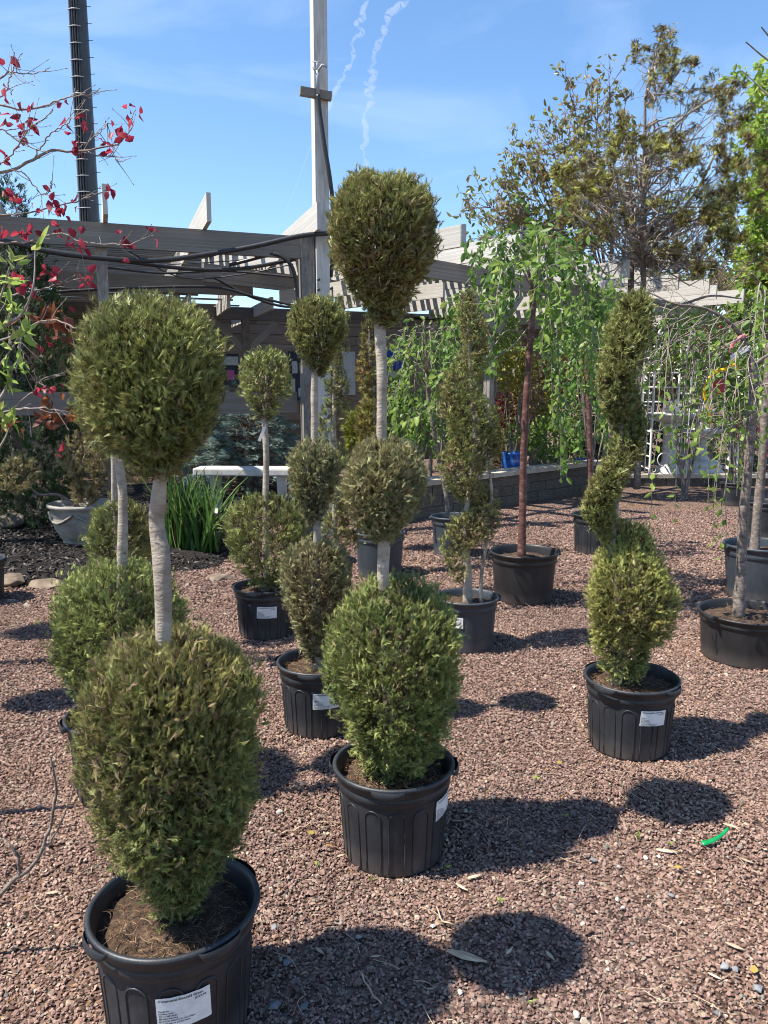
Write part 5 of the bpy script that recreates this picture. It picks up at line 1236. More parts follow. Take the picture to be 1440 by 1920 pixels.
# generic leafy shrub
def shrub(name, label, u, v, d, rw, rh, n, size, cols, z0=None, group=None, stems=9, mat='leaf_tint', vbase=None, stemmat='twig_grey', cat='shrub', tmpl=None):
    c = W(u, v, d); m = S(u, v, d); z0 = TZ if z0 is None else z0
    root = thing(name, label, cat, (c[0], d, z0), group); mb = MB()
    P, D = [], []
    for k in range(stems):
        a = rng.uniform(0, 6.28); e = c + np.array((rw * m * rng.uniform(0.3, 0.95) * math.cos(a), rw * m * 0.8 * math.sin(a), rh * m * rng.uniform(0.1, 0.95)))
        pth = catmull([(c[0] + rng.normal(0, 0.03), d, z0 - 0.01), (c + e) / 2 * np.array((1, 1, 0)) + np.array((0, 0, (z0 + e[2]) / 2)), e], 10); mb.tube(pth, np.linspace(0.012, 0.003, 10), 5, False)
    mb.build('stems', M[stemmat], root)['kind'] = 'stuff'
    k = unit(rng.normal(size=(n, 3))) * (rng.uniform(0.35, 1.0, (n, 1)) ** 0.6); cl = 1 + 0.25 * noise(k * 3, 2.0, u)[:, None]
    P = c + k * cl * np.array((rw * m, rw * m * 0.85, rh * m)); P[:, 2] = np.maximum(P[:, 2], z0 + 0.03)
    D = k + rng.normal(0, 0.6, (n, 3)) + np.array((0, 0, 0.1)); w = rng.random((n, 1)); cols = np.array(cols); i = rng.integers(0, len(cols), n)
    V, T, C = place(tmpl or LEAF, P, D, size * rng.uniform(0.6, 1.2, n), cols[i] * (0.7 + 0.6 * w))
    tag(link('leaves', mesh_from('leaves', V - base_of(root), tris=T, colr=C), M[mat], root), kind='stuff')
    return root
GRN = [(0.06, 0.13, 0.02), (0.11, 0.20, 0.035), (0.16, 0.25, 0.045)]; YEL = [(0.30, 0.29, 0.04), (0.22, 0.26, 0.04), (0.36, 0.30, 0.05)]; ORG = [(0.25, 0.14, 0.04), (0.24, 0.22, 0.05), (0.17, 0.08, 0.03), (0.18, 0.19, 0.04)]
MAP = [(0.22, 0.015, 0.025), (0.14, 0.012, 0.02), (0.32, 0.03, 0.04)]
shrub('golden_shrub', 'low yellow-green conifer shrub between the narrow spirals', 672, 810, 7.9, 26, 42, 1500, 0.075, [(0.13, 0.16, 0.02), (0.22, 0.23, 0.03), (0.10, 0.11, 0.02)], z0=0.0, tmpl=COARSE, mat='foliage')
shrub('yellow_shrub', 'bright yellow-leaved shrub beside the red weeping trunk', 965, 690, 13.2, 40, 42, 900, 0.085, YEL)
shrub('yellow_shrub', 'second yellow-green shrub low above the block wall', 1060, 760, 13.6, 42, 70, 900, 0.085, YEL + GRN)
shrub('orange_shrub', 'orange and olive leaved maple behind the leafy cherry', 1010, 740, 14.0, 60, 80, 1500, 0.085, ORG)
shrub('red_maple', 'crimson Japanese maple behind the second cherry stem', 1085, 690, 14.8, 42, 66, 1300, 0.09, MAP, cat='tree')
shrub('red_maple', 'small deep red maple near the blue glazed pot', 955, 770, 14.6, 24, 44, 500, 0.08, MAP, cat='tree')
shrub('red_maple', 'red maple glimpsed through the half-bare cherry twigs', 1345, 640, 14.5, 40, 34, 600, 0.09, MAP, cat='tree')
shrub('green_shrub', 'leafy green shrub behind the tall three-ball trunk', 770, 790, 10.5, 55, 60, 1500, 0.07, GRN, z0=0.0)
shrub('green_shrub', 'pale green shrub beside the blue shop sign', 830, 640, 13.2, 40, 50, 800, 0.08, [(0.16, 0.24, 0.06), (0.12, 0.2, 0.04)])
shrub('green_shrub', 'green shrub filling the gap under the leafy cherry crown', 1040, 820, 12.6, 60, 46, 1200, 0.08, GRN)
shrub('green_shrub', 'loose green shrub behind the garden statuary', 1330, 780, 15.5, 70, 90, 1600, 0.09, GRN)
shrub('green_shrub', 'dark green shrub at the far right of the terrace', 1420, 820, 15.0, 60, 80, 1100, 0.09, [(0.04, 0.09, 0.02), (0.07, 0.13, 0.03)])
shrub('red_shrub', 'low red-leaved shrub beside the garden statuary', 1395, 810, 13.8, 24, 26, 300, 0.07, MAP)

LGT = [(0.16, 0.26, 0.045), (0.22, 0.31, 0.06), (0.12, 0.21, 0.03), (0.27, 0.33, 0.08)]
for (u, v, d_, rw, rh, n_, lab) in [(905, 610, 11.6, 70, 70, 1500, 'light green sapling screen behind the loose spiral top'), (1120, 640, 11.8, 62, 90, 1500, 'light green young tree between the two cherries'), (1300, 640, 12.0, 90, 60, 1400, 'light leafy young tree in front of the white arbour top'), (1390, 720, 12.3, 50, 70, 900, 'light green young tree behind the speckled cherry trunk')]:
    shrub('young_tree', lab, u, v, d_, rw, rh, int(n_ * 1.7), 0.078, LGT, z0=0.0, cat='tree', stems=14)
# a mixed row of stock further back
for k, (u, v, d_, rw, rh, cols, lab) in enumerate([(880, 800, 15.5, 60, 70, GRN, 'mid-green shrub in the back stock row behind the loose spiral'), (1150, 790, 16.5, 60, 80, GRN, 'green shrub in the back stock row behind the right spiral topiary'), (1210, 820, 17.5, 50, 50, [(0.05, 0.07, 0.02), (0.08, 0.09, 0.03)], 'dark shrub seen through the white arbour'),
        (930, 820, 16.5, 50, 50, ORG, 'bronze shrub in the back stock row near the blue pot'), (720, 800, 14.5, 50, 60, GRN + YEL, 'yellowish shrub behind the narrow spiral topiary'), (1260, 700, 18.0, 60, 60, ORG, 'orange-leaved shrub high behind the white arbour'), (1440, 700, 17.0, 70, 90, GRN, 'tall green shrub behind the right-hand cherries'), (1120, 850, 15.2, 60, 26, [(0.10, 0.06, 0.03), (0.07, 0.08, 0.03)], 'low brownish groundcover shrub on the terrace')]):
    shrub('stock_shrub', lab, u, v, d_, rw, rh, 1300, 0.11, cols)
# bare weeping tree under the pergola
d = 11.3; c = W(805, 900, d); wt = thing('bare_weeping_tree', 'small weeping tree with a mop of bare hanging twigs', 'tree', (c[0], d, 0.0))
top = W(826, 632, d)
MB().tube(catmull([(c[0], d, -0.02), (c[0] + 0.03, d, 0.9), W(822, 700, d), top], 18), np.linspace(0.035, 0.02, 18), 8).build('trunk', M['bark_grey'], wt)
for k in range(26):
    a = rng.uniform(0, 6.28); L = rng.uniform(0.25, 0.66); e = top + np.array((L * math.cos(a) - 0.12, L * 0.7 * math.sin(a), 0)); mb = MB()
    pth = catmull([top, top + (e - top) * 0.4 + (0, 0, rng.uniform(0.08, 0.2)), e + (0, 0, -0.05), e + (rng.normal(0, 0.05), 0, -rng.uniform(0.4, 1.0))], 16); mb.tube(pth, np.linspace(0.009, 0.002, 16), 5, False)
    for j in range(3):
        i = rng.integers(4, 13); s = pth[i]; q = catmull([s, s + np.array((rng.normal(0, 0.1), rng.normal(0, 0.1), -0.05)), s + np.array((rng.normal(0, 0.12), rng.normal(0, 0.1), -rng.uniform(0.2, 0.5)))], 7); mb.tube(q, np.linspace(0.004, 0.0015, 7), 4, False)
    mb.build('hanging_branch', M['twig_grey'], wt)

# ================================================================== statuary terrace
def lathe_obj(name, prof, mat, parent, loc=(0, 0, 0), seg=36):
    V, q = lathe(prof, seg); return link(name, mesh_from(name, V, q), M[mat], parent, loc=loc)
c = W(1252, 880, 14.0)
bb = thing('bird_bath', 'white pedestal bird bath with a turned foot at the terrace edge', 'bird bath', (c[0], 14.0, TZ))
lathe_obj('pedestal', [(0.0, 0.0), (0.26, 0.0), (0.26, 0.05), (0.21, 0.08), (0.22, 0.14), (0.15, 0.19), (0.115, 0.26), (0.11, 0.85), (0.14, 0.90), (0.20, 0.95), (0.0, 0.95)], 'concrete_white', bb)
lathe_obj('bowl', [(0.0, 0.951), (0.16, 0.952), (0.30, 1.0), (0.42, 1.08), (0.44, 1.13), (0.41, 1.13), (0.30, 1.06), (0.0, 1.03)], 'concrete_white', bb)
lathe_obj('finial', [(0.0, 1.031), (0.09, 1.032), (0.06, 1.09), (0.11, 1.15), (0.13, 1.2), (0.07, 1.27), (0.02, 1.31), (0.0, 1.32)], 'concrete_white', bb, seg=20)
c = W(1312, 880, 14.3)
st = thing('stone_fountain', 'white two-bowl garden fountain on a round moulded base beside the bird bath', 'fountain', (c[0], 14.3, TZ))
lathe_obj('base', [(0, 0), (0.42, 0), (0.42, 0.06), (0.37, 0.09), (0.38, 0.16), (0.33, 0.2), (0.30, 0.26), (0, 0.26)], 'concrete_white', st)
lathe_obj('lower_stem', [(0, 0.261), (0.16, 0.262), (0.13, 0.32), (0.09, 0.40), (0.12, 0.52), (0.09, 0.62), (0.14, 0.66), (0, 0.66)], 'concrete_white', st, seg=24)
lathe_obj('lower_bowl', [(0, 0.661), (0.15, 0.662), (0.30, 0.72), (0.36, 0.80), (0.37, 0.83), (0.33, 0.82), (0.2, 0.76), (0, 0.75)], 'concrete_white', st)
lathe_obj('upper_stem', [(0, 0.751), (0.08, 0.752), (0.06, 0.85), (0.08, 0.95), (0.05, 1.05), (0.08, 1.08), (0, 1.08)], 'concrete_white', st, seg=20)
lathe_obj('upper_bowl', [(0, 1.081), (0.08, 1.082), (0.17, 1.12), (0.20, 1.18), (0.17, 1.18), (0, 1.13)], 'concrete_white', st, seg=28)
lathe_obj('finial', [(0, 1.131), (0.05, 1.132), (0.04, 1.2), (0.07, 1.26), (0.03, 1.33), (0, 1.36)], 'concrete_white', st, seg=16)
c = W(1375, 880, 14.9)
st = thing('stone_pedestal', 'small white column pedestal behind the fountain', 'pedestal', (c[0], 14.9, TZ))
lathe_obj('column', [(0, 0), (0.2, 0), (0.2, 0.06), (0.14, 0.1), (0.12, 0.55), (0.16, 0.6), (0.2, 0.65), (0.0, 0.65)], 'concrete_white', st, seg=24)
# white metal arbour
d = 13.6; m = S(1250, 750, d); c = W(1252, 880, d); zt = W(1252, 600, d)[2]
ar = thing('metal_arbour', 'white metal garden arbour with ladder sides and arched top', 'arbour', (c[0], d, TZ))
half = 30 * m * 1.15; arch_pts = lambda dy: [np.array((c[0] + x, d + dy, z)) for x, z in [(-half, TZ + 0.0), (-half, TZ + 1.0), (-half, zt - 0.42)] + [(-half * math.cos(a), zt - 0.40 + 0.40 * math.sin(a)) for a in np.linspace(0.2, math.pi - 0.2, 9)] + [(half, zt - 0.42), (half, TZ + 1.0), (half, TZ + 0.0)]]
for dy in (0.0, 0.55): MB().tube(catmull(arch_pts(dy), 70), 0.020, 8).build('hoop', M['white_metal'], ar)
for s in (-1, 1):
    for k in range(10):
        z = TZ + 0.15 + k * 0.22
        if z < zt - 0.45: MB().tube([(c[0] + s * half, d, z), (c[0] + s * half, d + 0.55, z + 0.02)], 0.013, 6).build('rung', M['white_metal'], ar)
    MB().tube([(c[0] + s * half * 0.98, d + 0.27, TZ), (c[0] + s * half * 0.98, d + 0.27, zt - 0.4)], 0.010, 6).build('upright', M['white_metal'], ar)
for k in range(6):
    z = zt - 0.62 - 0.26 * k; MB().tube([(c[0] - half, d + 0.55, z), (c[0] + half, d + 0.55, z)], 0.014, 6).build('rung', M['white_metal'], ar)
th = np.linspace(0, 2 * math.pi, 20); MB().tube([(c[0] - half * 0.2 + 0.12 * math.cos(a), d + 0.02, TZ + 0.32 + 0.12 * math.sin(a)) for a in th], 0.010, 6, False).build('scroll', M['white_metal'], ar)
# glazed pots and a crate on the terrace
c = W(960, 866, 12.4); gp = thing('glazed_pot', 'blue glazed pot standing on the terrace behind the wall cap', 'pot', (c[0], 12.4, TZ))
lathe_obj('body', [(0, 0.01), (0.10, 0.0), (0.13, 0.1), (0.17, 0.3), (0.175, 0.42), (0.16, 0.50), (0.175, 0.53), (0.165, 0.55), (0.14, 0.53), (0.14, 0.46), (0, 0.46)], 'glaze_blue', gp)
shrub('pot_plant', 'small green plant growing in the blue glazed pot', 960, 812, 12.4, 16, 20, 160, 0.06, GRN, z0=TZ + 0.46, cat='plant', stems=5)
c = W(1096, 875, 13.4); gp = thing('glazed_pot', 'small blue glazed pot beside the second cherry stem', 'pot', (c[0], 13.4, TZ))
lathe_obj('body', [(0, 0.01), (0.12, 0.0), (0.17, 0.2), (0.18, 0.33), (0.19, 0.36), (0.15, 0.35), (0.15, 0.3), (0, 0.3)], 'glaze_blue', gp)
c = W(1024, 862, 12.9); ct = thing('wooden_crate', 'pale wooden crate of boards on the terrace', 'crate', (c[0], 12.9, TZ))
for k in range(4): board('plank', (c[0] - 0.22 + 0.15 * k, 12.9, TZ + 0.22), (0.13, 0.03, 0.44), 0.1, 'wood_grey', ct)
for z in (0.08, 0.36): board('rail', (c[0], 12.94, TZ + z), (0.6, 0.03, 0.07), 0.1, 'wood_grey', ct)
# ================================================================== branches reaching in from the left
d = 4.3; bx0 = W(-330, 1100, d)
beech = thing('copper_beech', 'young copper beech reaching in with thin pale branches and crimson leaves', 'tree', (bx0[0], d, 0))
tr = catmull([(bx0[0], d, -0.02), (bx0[0] + 0.02, d, 1.2), (bx0[0] + 0.15, d, 2.2), W(-260, 150, d)], 24)
MB().tube(tr, np.linspace(0.045, 0.012, 24), 10).build('trunk', M['bark_grey'], beech)
bp = {
 'a': ([(-285, 420), (-120, 360), (-40, 330), (20, 318), (65, 300), (95, 282), (130, 284), (160, 283), (195, 275), (225, 268), (240, 250), (243, 225), (256, 204)], 0.011),
 'b': ([(-280, 330), (-100, 215), (-20, 196), (50, 206), (100, 192), (130, 182), (165, 178), (187, 165)], 0.008),
 'c': ([(-280, 250), (-80, 200), (0, 146), (20, 136), (60, 138), (92, 128)], 0.006),
 'd': ([(-100, 215), (0, 182), (20, 140), (32, 112), (42, 100)], 0.005),
 'e': ([(-200, 390), (-60, 250), (0, 243), (30, 262), (60, 277), (90, 288)], 0.006),
 'f': ([(20, 318), (45, 325), (62, 345), (80, 365), (93, 355), (97, 340)], 0.004),
 'g': ([(-285, 470), (-60, 452), (0, 455), (60, 452), (110, 438), (160, 455), (200, 458), (240, 458), (265, 450), (292, 432)], 0.008),
 'h': ([(-285, 440), (-40, 405), (40, 402), (100, 388), (150, 376), (185, 362), (203, 354)], 0.006),
 'i': ([(-285, 600), (-60, 560), (0, 556), (70, 545), (110, 532), (150, 522), (175, 520)], 0.007),
 'j': ([(-40, 330), (10, 300), (40, 265), (55, 240), (80, 225), (100, 205)], 0.004),
 'k': ([(65, 300), (80, 270), (95, 250), (120, 235), (150, 212), (170, 205)], 0.004),
 'l': ([(130, 284), (160, 270), (175, 258), (195, 240), (202, 230)], 0.003),
 'm': ([(160, 283), (190, 293), (210, 293), (226, 305)], 0.003),
 'n': ([(-285, 680), (-80, 660), (0, 640), (60, 610), (100, 600), (140, 615), (155, 628)], 0.009),
 'o': ([(-285, 820), (-60, 790), (20, 770), (70, 765), (110, 770), (140, 790)], 0.009),
 'p': ([(60, 545), (50, 580), (40, 640), (30, 700)], 0.004), 'q': ([(20, 770), (60, 735), (80, 710), (125, 700)], 0.004)}
for k, (pts, r) in bp.items():
    dd = rng.uniform(-0.25, 0.25); n = 34
    P = catmull([W(u, v, d + dd * (i / len(pts)) + rng.normal(0, 0.01)) for i, (u, v) in enumerate(pts)], n); P += rng.normal(0, 0.003, P.shape)
    mb = MB(); mb.tube(P, np.linspace(r, 0.0022, n), 6, False)
    for j in range(int(9)):
        i = rng.integers(10, n - 2); t = unit(P[i + 1] - P[i]); s = unit(t + rng.normal(0, 0.7, 3)); L = rng.uniform(0.04, 0.16)
        q = catmull([P[i], P[i] + s * L * 0.5 + rng.normal(0, 0.006, 3), P[i] + s * L], 6); mb.tube(q, np.linspace(0.0024, 0.001, 6), 4, False)
        mb.tube([q[-1], q[-1] + s * 0.010, q[-1] + s * 0.018], [0.0012, 0.0026, 0.0006], 4, False)
    mb.build('branch', M['twig_grey'], beech)
def leaf_cluster(parent, u, v, d, n, size, meshes, spread=0.02, down=0.5):
    c = W(u, v, d); P = c + rng.normal(0, spread, (n, 3)) * np.array((1, 1, 1)); D = rng.normal(0, 0.8, (n, 3)) + np.array((0.15, 0, -down)); leaf_objs(parent, P, D, size * rng.uniform(0.7, 1.2, n), meshes)
REDW = []; RUST = []
for k, (V, T) in enumerate((leaf_template(0.30, 0.34, 0.2), leaf_template(0.42, 0.3, 0.1), leaf_template(0.2, 0.36, 0.3))):
    for lst, mt in ((REDW, 'leaf_red'), (RUST, 'leaf_rust')):
        me = mesh_from('leaf', V, tris=T); me.materials.append(M[mt]); lst.append(me)
for (u, v, n) in [(250, 206, 2), (245, 220, 3), (262, 212, 2), (241, 250, 3), (215, 245, 3), (224, 257, 2), (192, 265, 3), (206, 276, 3), (150, 222, 3), (135, 268, 3), (145, 278, 4), (120, 185, 2), (125, 235, 2), (54, 197, 3), (24, 220, 4), (48, 226, 4), (35, 245, 3), (40, 262, 4), (35, 125, 2), (15, 158, 2), (8, 170, 3), (5, 305, 4), (15, 362, 4), (30, 380, 4), (75, 381, 2), (90, 385, 4), (102, 380, 3), (115, 386, 3), (122, 396, 2), (132, 380, 3), (93, 360, 2), (105, 430, 4), (60, 425, 4), (46, 430, 4), (38, 437, 4), (140, 430, 3), (150, 440, 3), (124, 452, 3), (228, 447, 3), (234, 463, 3), (292, 436, 3), (201, 357, 3), (155, 460, 3), (5, 430, 4), (20, 515, 4), (85, 508, 5), (100, 515, 4), (50, 530, 4), (45, 540, 3), (158, 523, 4), (172, 526, 3), (76, 648, 3), (70, 720, 2), (105, 718, 2), (140, 600, 2), (70, 740, 2), (112, 905 - 60, 2), (3, 128, 2), (68, 232, 2)]:
    leaf_cluster(beech, u, v, d - 0.02, n, 0.056, REDW)
for (u, v, n) in [(88, 560, 4), (95, 585, 6), (82, 605, 5), (105, 605, 6), (125, 618, 5), (145, 622, 3), (50, 600, 4), (88, 750, 5), (80, 770, 4), (132, 762, 5), (145, 782, 4), (92, 785, 4), (20, 800, 4)]:
    leaf_cluster(beech, u, v, d, n, 0.085, RUST, 0.03, 0.9)
# lime-green shrub at the left edge
d = 2.75; c = W(-190, 1500, d)
lime = thing('lime_leaf_shrub', 'shrub with fresh lime-green pointed leaves cut off by the yard edge', 'shrub', (c[0], d, 0))
LIME = []
for (V, T) in (leaf_template(0.22, 0.2, 0.15), leaf_template(0.3, 0.17, 0.3), leaf_template(0.15, 0.22, 0.05)):
    me = mesh_from('leaf', V, tris=T); me.materials.append(M['leaf_lime']); LIME.append(me)
for pts in ([(-190, 1500), (-150, 1000), (-60, 800), (-10, 700), (40, 630)], [(-190, 1400), (-140, 900), (-40, 650), (0, 560), (18, 500)], [(-185, 1450), (-120, 980), (-30, 880), (5, 830), (18, 800)], [(-60, 800), (-10, 760), (15, 720), (24, 690)], [(-40, 660), (10, 610), (40, 590), (62, 540), (66, 470)]):
    P = catmull([W(u, v, d + rng.normal(0, 0.02)) for u, v in pts], 24); P[0][2] = max(P[0][2], 0.0); MB().tube(P, np.linspace(0.009, 0.002, 24), 6, False).build('stem', M['twig_grey'], lime)
root_pt = W(-190, 1500, d)
for k in range(3): MB().tube(catmull([(root_pt[0] + 0.02 * k, d, -0.01), (root_pt[0] + 0.01 * k, d, 0.2), W(-188, 1430 - 20 * k, d)], 8), 0.010, 6).build('stem', M['twig_grey'], lime)
for (u, v, n) in [(18, 495, 7), (3, 528, 5), (22, 575, 6), (8, 612, 6), (45, 622, 8), (28, 640, 5), (12, 690, 7), (36, 684, 6), (10, 725, 6), (0, 775, 6), (14, 800, 5), (24, 788, 3), (70, 462, 3), (-15, 640, 6), (-20, 560, 6)]:
    c = W(u, v, d); P = c + rng.normal(0, 0.012, (n, 3)); D = rng.normal(0, 0.75, (n, 3)) + np.array((0.35, 0, 0.45)); leaf_objs(lime, P, D, 0.062 * rng.uniform(0.7, 1.25, n), LIME)
# bare twig low at the left edge
d = 2.05; c = W(-70, 1760, d); tw = thing('bare_twig', 'forked bare grey twig poking in over the gravel beside the foreground pot', 'branch', (c[0], d, 0.0))
for pts, r in (([(-70, 1800), (-20, 1710), (20, 1655), (60, 1625), (80, 1590), (95, 1545), (105, 1490), (100, 1440), (92, 1420)], 0.0075), ([(38, 1640), (30, 1600), (12, 1578), (-5, 1570)], 0.005), ([(70, 1605), (100, 1570), (118, 1530), (135, 1490), (145, 1450)], 0.004)):
    P = catmull([W(u, v, d) for u, v in pts], 26); P += rng.normal(0, 0.0015, P.shape); P[:, 2] = np.maximum(P[:, 2], 0.0); MB().tube(P, np.linspace(r, r * 0.35, 26), 8).build('shoot', M['bark_grey'], tw)

# ================================================================== trees behind, right
def far_leaves(P, D, size, cols, name, parent, mat='leaf_tint', tmpl=None):
    n = len(P); cols = np.array(cols); i = rng.integers(0, len(cols), n)
    V, T, C = place(tmpl or LEAF, P, D, size * rng.uniform(0.6, 1.25, n), cols[i] * rng.uniform(0.7, 1.3, (n, 1)))
    return tag(link(name, mesh_from(name, V - base_of(parent), tris=T, smooth=False, colr=C), M[mat], parent), kind='stuff')
# false cypress: open crooked limbs with bronze-green tufts
d = 12.2; base = W(1196, 870, d)
fc = thing('false_cypress', 'old open false cypress with crooked limbs and bronze-green tufts', 'tree', (base[0], d, TZ))
tpx = [(1196, 880, 9), (1200, 700, 8), (1205, 560, 7), (1208, 440, 6), (1208, 330, 5), (1209, 240, 4), (1212, 170, 3), (1232, 95, 2)]
P, r = px_path(tpx, d, 0.03); P[0][2] = TZ - 0.03; tP = catmull(P, 60); MB().tube(tP, np.interp(np.linspace(0, 7, 60), np.arange(8), r), 9).build('trunk', M['bark_grey'], fc)
tpx2 = [(1176, 880, 10), (1178, 700, 9), (1182, 560, 8), (1185, 470, 7), (1188, 400, 4), (1170, 340, 3)]
P2, r2 = px_path(tpx2, d + 0.25, 0.03); P2[0][2] = TZ - 0.03; MB().tube(catmull(P2, 40), np.interp(np.linspace(0, 5, 40), np.arange(6), r2), 9).build('trunk', M['bark_grey'], fc)
cl = [(1247, 68, 17), (1255, 85, 18), (1238, 100, 20), (1262, 105, 18), (1198, 90, 14), (1203, 112, 15), (1240, 128, 18), (1268, 122, 15), (1285, 112, 14), (1300, 122, 13), (1225, 145, 15), (1252, 145, 13), (1330, 148, 14), (1320, 168, 14), (1345, 175, 18), (1370, 168, 20), (1392, 162, 15), (1290, 180, 22), (1310, 195, 16), (1222, 190, 16), (1245, 170, 13), (1360, 200, 22), (1380, 230, 22), (1340, 215, 18), (1400, 205, 16), (1150, 215, 14), (1165, 240, 20), (1190, 255, 16), (1140, 250, 14), (1350, 245, 20), (1410, 255, 20), (1300, 240, 14),
      (1060, 280, 16), (1045, 320, 20), (1070, 335, 16), (1105, 290, 18), (1130, 320, 18), (1180, 285, 16), (1160, 330, 18), (1055, 345, 18), (1200, 320, 14), (1230, 290, 12), (1270, 280, 16), (1330, 290, 24), (1370, 295, 24), (1405, 305, 22), (1360, 320, 18), (1425, 330, 20), (1310, 330, 14), (1280, 310, 12), (1110, 360, 16), (1145, 370, 14), (1210, 330, 10), (1325, 360, 18), (1350, 370, 18), (1280, 360, 14), (1370, 400, 18), (1420, 390, 20), (1300, 300, 14), (1090, 310, 12), (1430, 285, 18), (1260, 235, 9), (1175, 180, 10)]
cl += [(rng.uniform(1040, 1430), rng.uniform(255, 480), rng.uniform(12, 20)) for _ in range(70)] + [(rng.uniform(1290, 1440), rng.uniform(330, 520), rng.uniform(14, 22)) for _ in range(22)]
lim, tuft = MB(), []
for (u, v, w) in cl:
    dd = rng.uniform(-1.1, 1.1); e = W(u, v, d + dd); vb = min(v + rng.uniform(40, 200), 500) if v > 130 else v + rng.uniform(25, 60)
    i = int(np.argmin(np.abs(tP[:, 2] - W(1200, vb, d)[2]))); s = tP[i]
    m_ = s * 0.5 + e * 0.5 + np.array((0, 0, -0.12 - 0.12 * rng.random())) + rng.normal(0, 0.09, 3); q = catmull([s, s * 0.75 + e * 0.25 + rng.normal(0, 0.06, 3), m_, e], 16); q += rng.normal(0, 0.009, q.shape)
    L = np.linalg.norm(e - s); lim.tube(q, np.linspace(0.010 + 0.011 * min(L, 2) / 2, 0.004, 16), 6, False)
    for j in range(5):
        k = rng.integers(5, 15); g_ = q[k] + rng.normal(0, 0.16, 3); lim.tube(catmull([q[k], (q[k] + g_) / 2 + rng.normal(0, 0.03, 3), g_], 6), np.linspace(0.005, 0.0018, 6), 4, False)
    r = w * S(u, v, d) * 0.9
    tuft += [(*(e + rng.normal(0, 0.5, 3) * r), r * rng.uniform(0.5, 0.85)) for _ in range(4)]
lim.build('limbs', M['twig_grey'], fc)['kind'] = 'stuff'
foliage_blobs(tuft[0::2], 9500, 0.094, 'cypress', 'crown', fc, COARSE, dry=0.04, bronze=0.16, up=0.1, lump=0.3, rand=0.7, inner=0.5)
foliage_blobs(tuft[1::2], 9500, 0.094, 'cypress', 'crown', fc, COARSE, dry=0.12, bronze=0.22, up=0.1, lump=0.3, rand=0.7, inner=0.5)
lim = MB()
for k in range(60):      # dead bare twigs low in the crown
    i = rng.integers(14, 40); s = tP[i]; a = rng.uniform(0, 6.28); L = rng.uniform(0.3, 1.1); e = s + np.array((L * math.cos(a), L * math.sin(a), rng.uniform(-0.35, 0.25)))
    q = catmull([s, (s + e) / 2 + rng.normal(0, 0.09, 3), e], 10); lim.tube(q, np.linspace(0.008, 0.002, 10), 5, False)
    for j in range(4):
        kk = rng.integers(4, 9); g_ = q[kk] + rng.normal(0, 0.15, 3); lim.tube([q[kk], (q[kk] + g_) / 2 + rng.normal(0, 0.02, 3), g_], [0.004, 0.003, 0.0015], 4, False)
for pts in ([(1205, 560), (1260, 575), (1330, 555), (1390, 560)], [(1208, 470), (1270, 425), (1330, 400), (1400, 345)], [(1206, 500), (1150, 455), (1100, 420), (1060, 385)], [(1208, 440), (1290, 380), (1340, 290), (1360, 240)], [(1208, 400), (1150, 350), (1100, 310)], [(1208, 320), (1260, 240), (1310, 200), (1345, 180)]):
    q = catmull([W(u, v, d + rng.uniform(-0.3, 0.3)) for u, v in pts], 20); lim.tube(q, np.linspace(0.030, 0.010, 20), 7, False)
lim.build('bare_limbs', M['twig_grey'], fc)['kind'] = 'stuff'

# redbud: fan of purple twigs with small bronze leaves
def fan_tree(name, label, base_px, d, ends, nsub, leafcols, leafsize, twigmat, leafn, z0=0.0, cat='tree', trunk_r=0.06, inner=None):
    bpt = W(base_px[0], base_px[1], d); root = thing(name, label, cat, (bpt[0], d, z0))
    crotch = W(base_px[0], base_px[1], d); MB().tube([(bpt[0], d, z0 - 0.03), (bpt[0] + 0.02, d, (z0 + crotch[2]) / 2), crotch], [trunk_r, trunk_r * 0.9, trunk_r * 0.75], 9).build('trunk', M['bark_grey'], root)
    mb = MB(); LP, LD = [], []
    for (u, v) in ends:
        e = W(u, v, d + rng.uniform(-1.3, 1.3)); m_ = crotch * 0.5 + e * 0.5 + rng.normal(0, 0.15, 3) + np.array((0, 0, -0.1)); q = catmull([crotch, m_, e], 18); q += rng.normal(0, 0.01, q.shape)
        mb.tube(q, np.linspace(trunk_r * 0.5, 0.006, 18), 6, False); tips = [q]
        for j in range(nsub):
            k = rng.integers(6, 17); dirn = unit(q[k] - q[k - 3]); g_ = q[k] + (unit(dirn + rng.normal(0, 0.5, 3))) * rng.uniform(0.3, 0.9); p2 = catmull([q[k], (q[k] + g_) / 2 + rng.normal(0, 0.05, 3), g_], 9); mb.tube(p2, np.linspace(0.009, 0.003, 9), 4, False); tips.append(p2)
            for h in range(3):
                kk = rng.integers(3, 8); g2 = p2[kk] + unit(unit(p2[kk] - p2[kk - 2]) + rng.normal(0, 0.6, 3)) * rng.uniform(0.15, 0.4); mb.tube([p2[kk], (p2[kk] + g2) / 2 + rng.normal(0, 0.02, 3), g2], [0.005, 0.004, 0.002], 3, False); tips.append(np.array([p2[kk], g2]))
        for t in tips:
            for _ in range(leafn): f = rng.uniform(0.55, 1.0); i = f * (len(t) - 1); a, b = t[int(i)], t[min(int(i) + 1, len(t) - 1)]; LP.append(a + (b - a) * (i % 1) + rng.normal(0, 0.035, 3)); LD.append(rng.normal(0, 1, 3) + np.array((0, 0, -0.3)))
    mb.build('limbs', M[twigmat], root)['kind'] = 'stuff'
    far_leaves(np.array(LP), np.array(LD), leafsize, leafcols, 'crown', root)
    return root
RB = [(0.17, 0.18, 0.045), (0.20, 0.17, 0.055), (0.14, 0.16, 0.04), (0.20, 0.14, 0.07)]
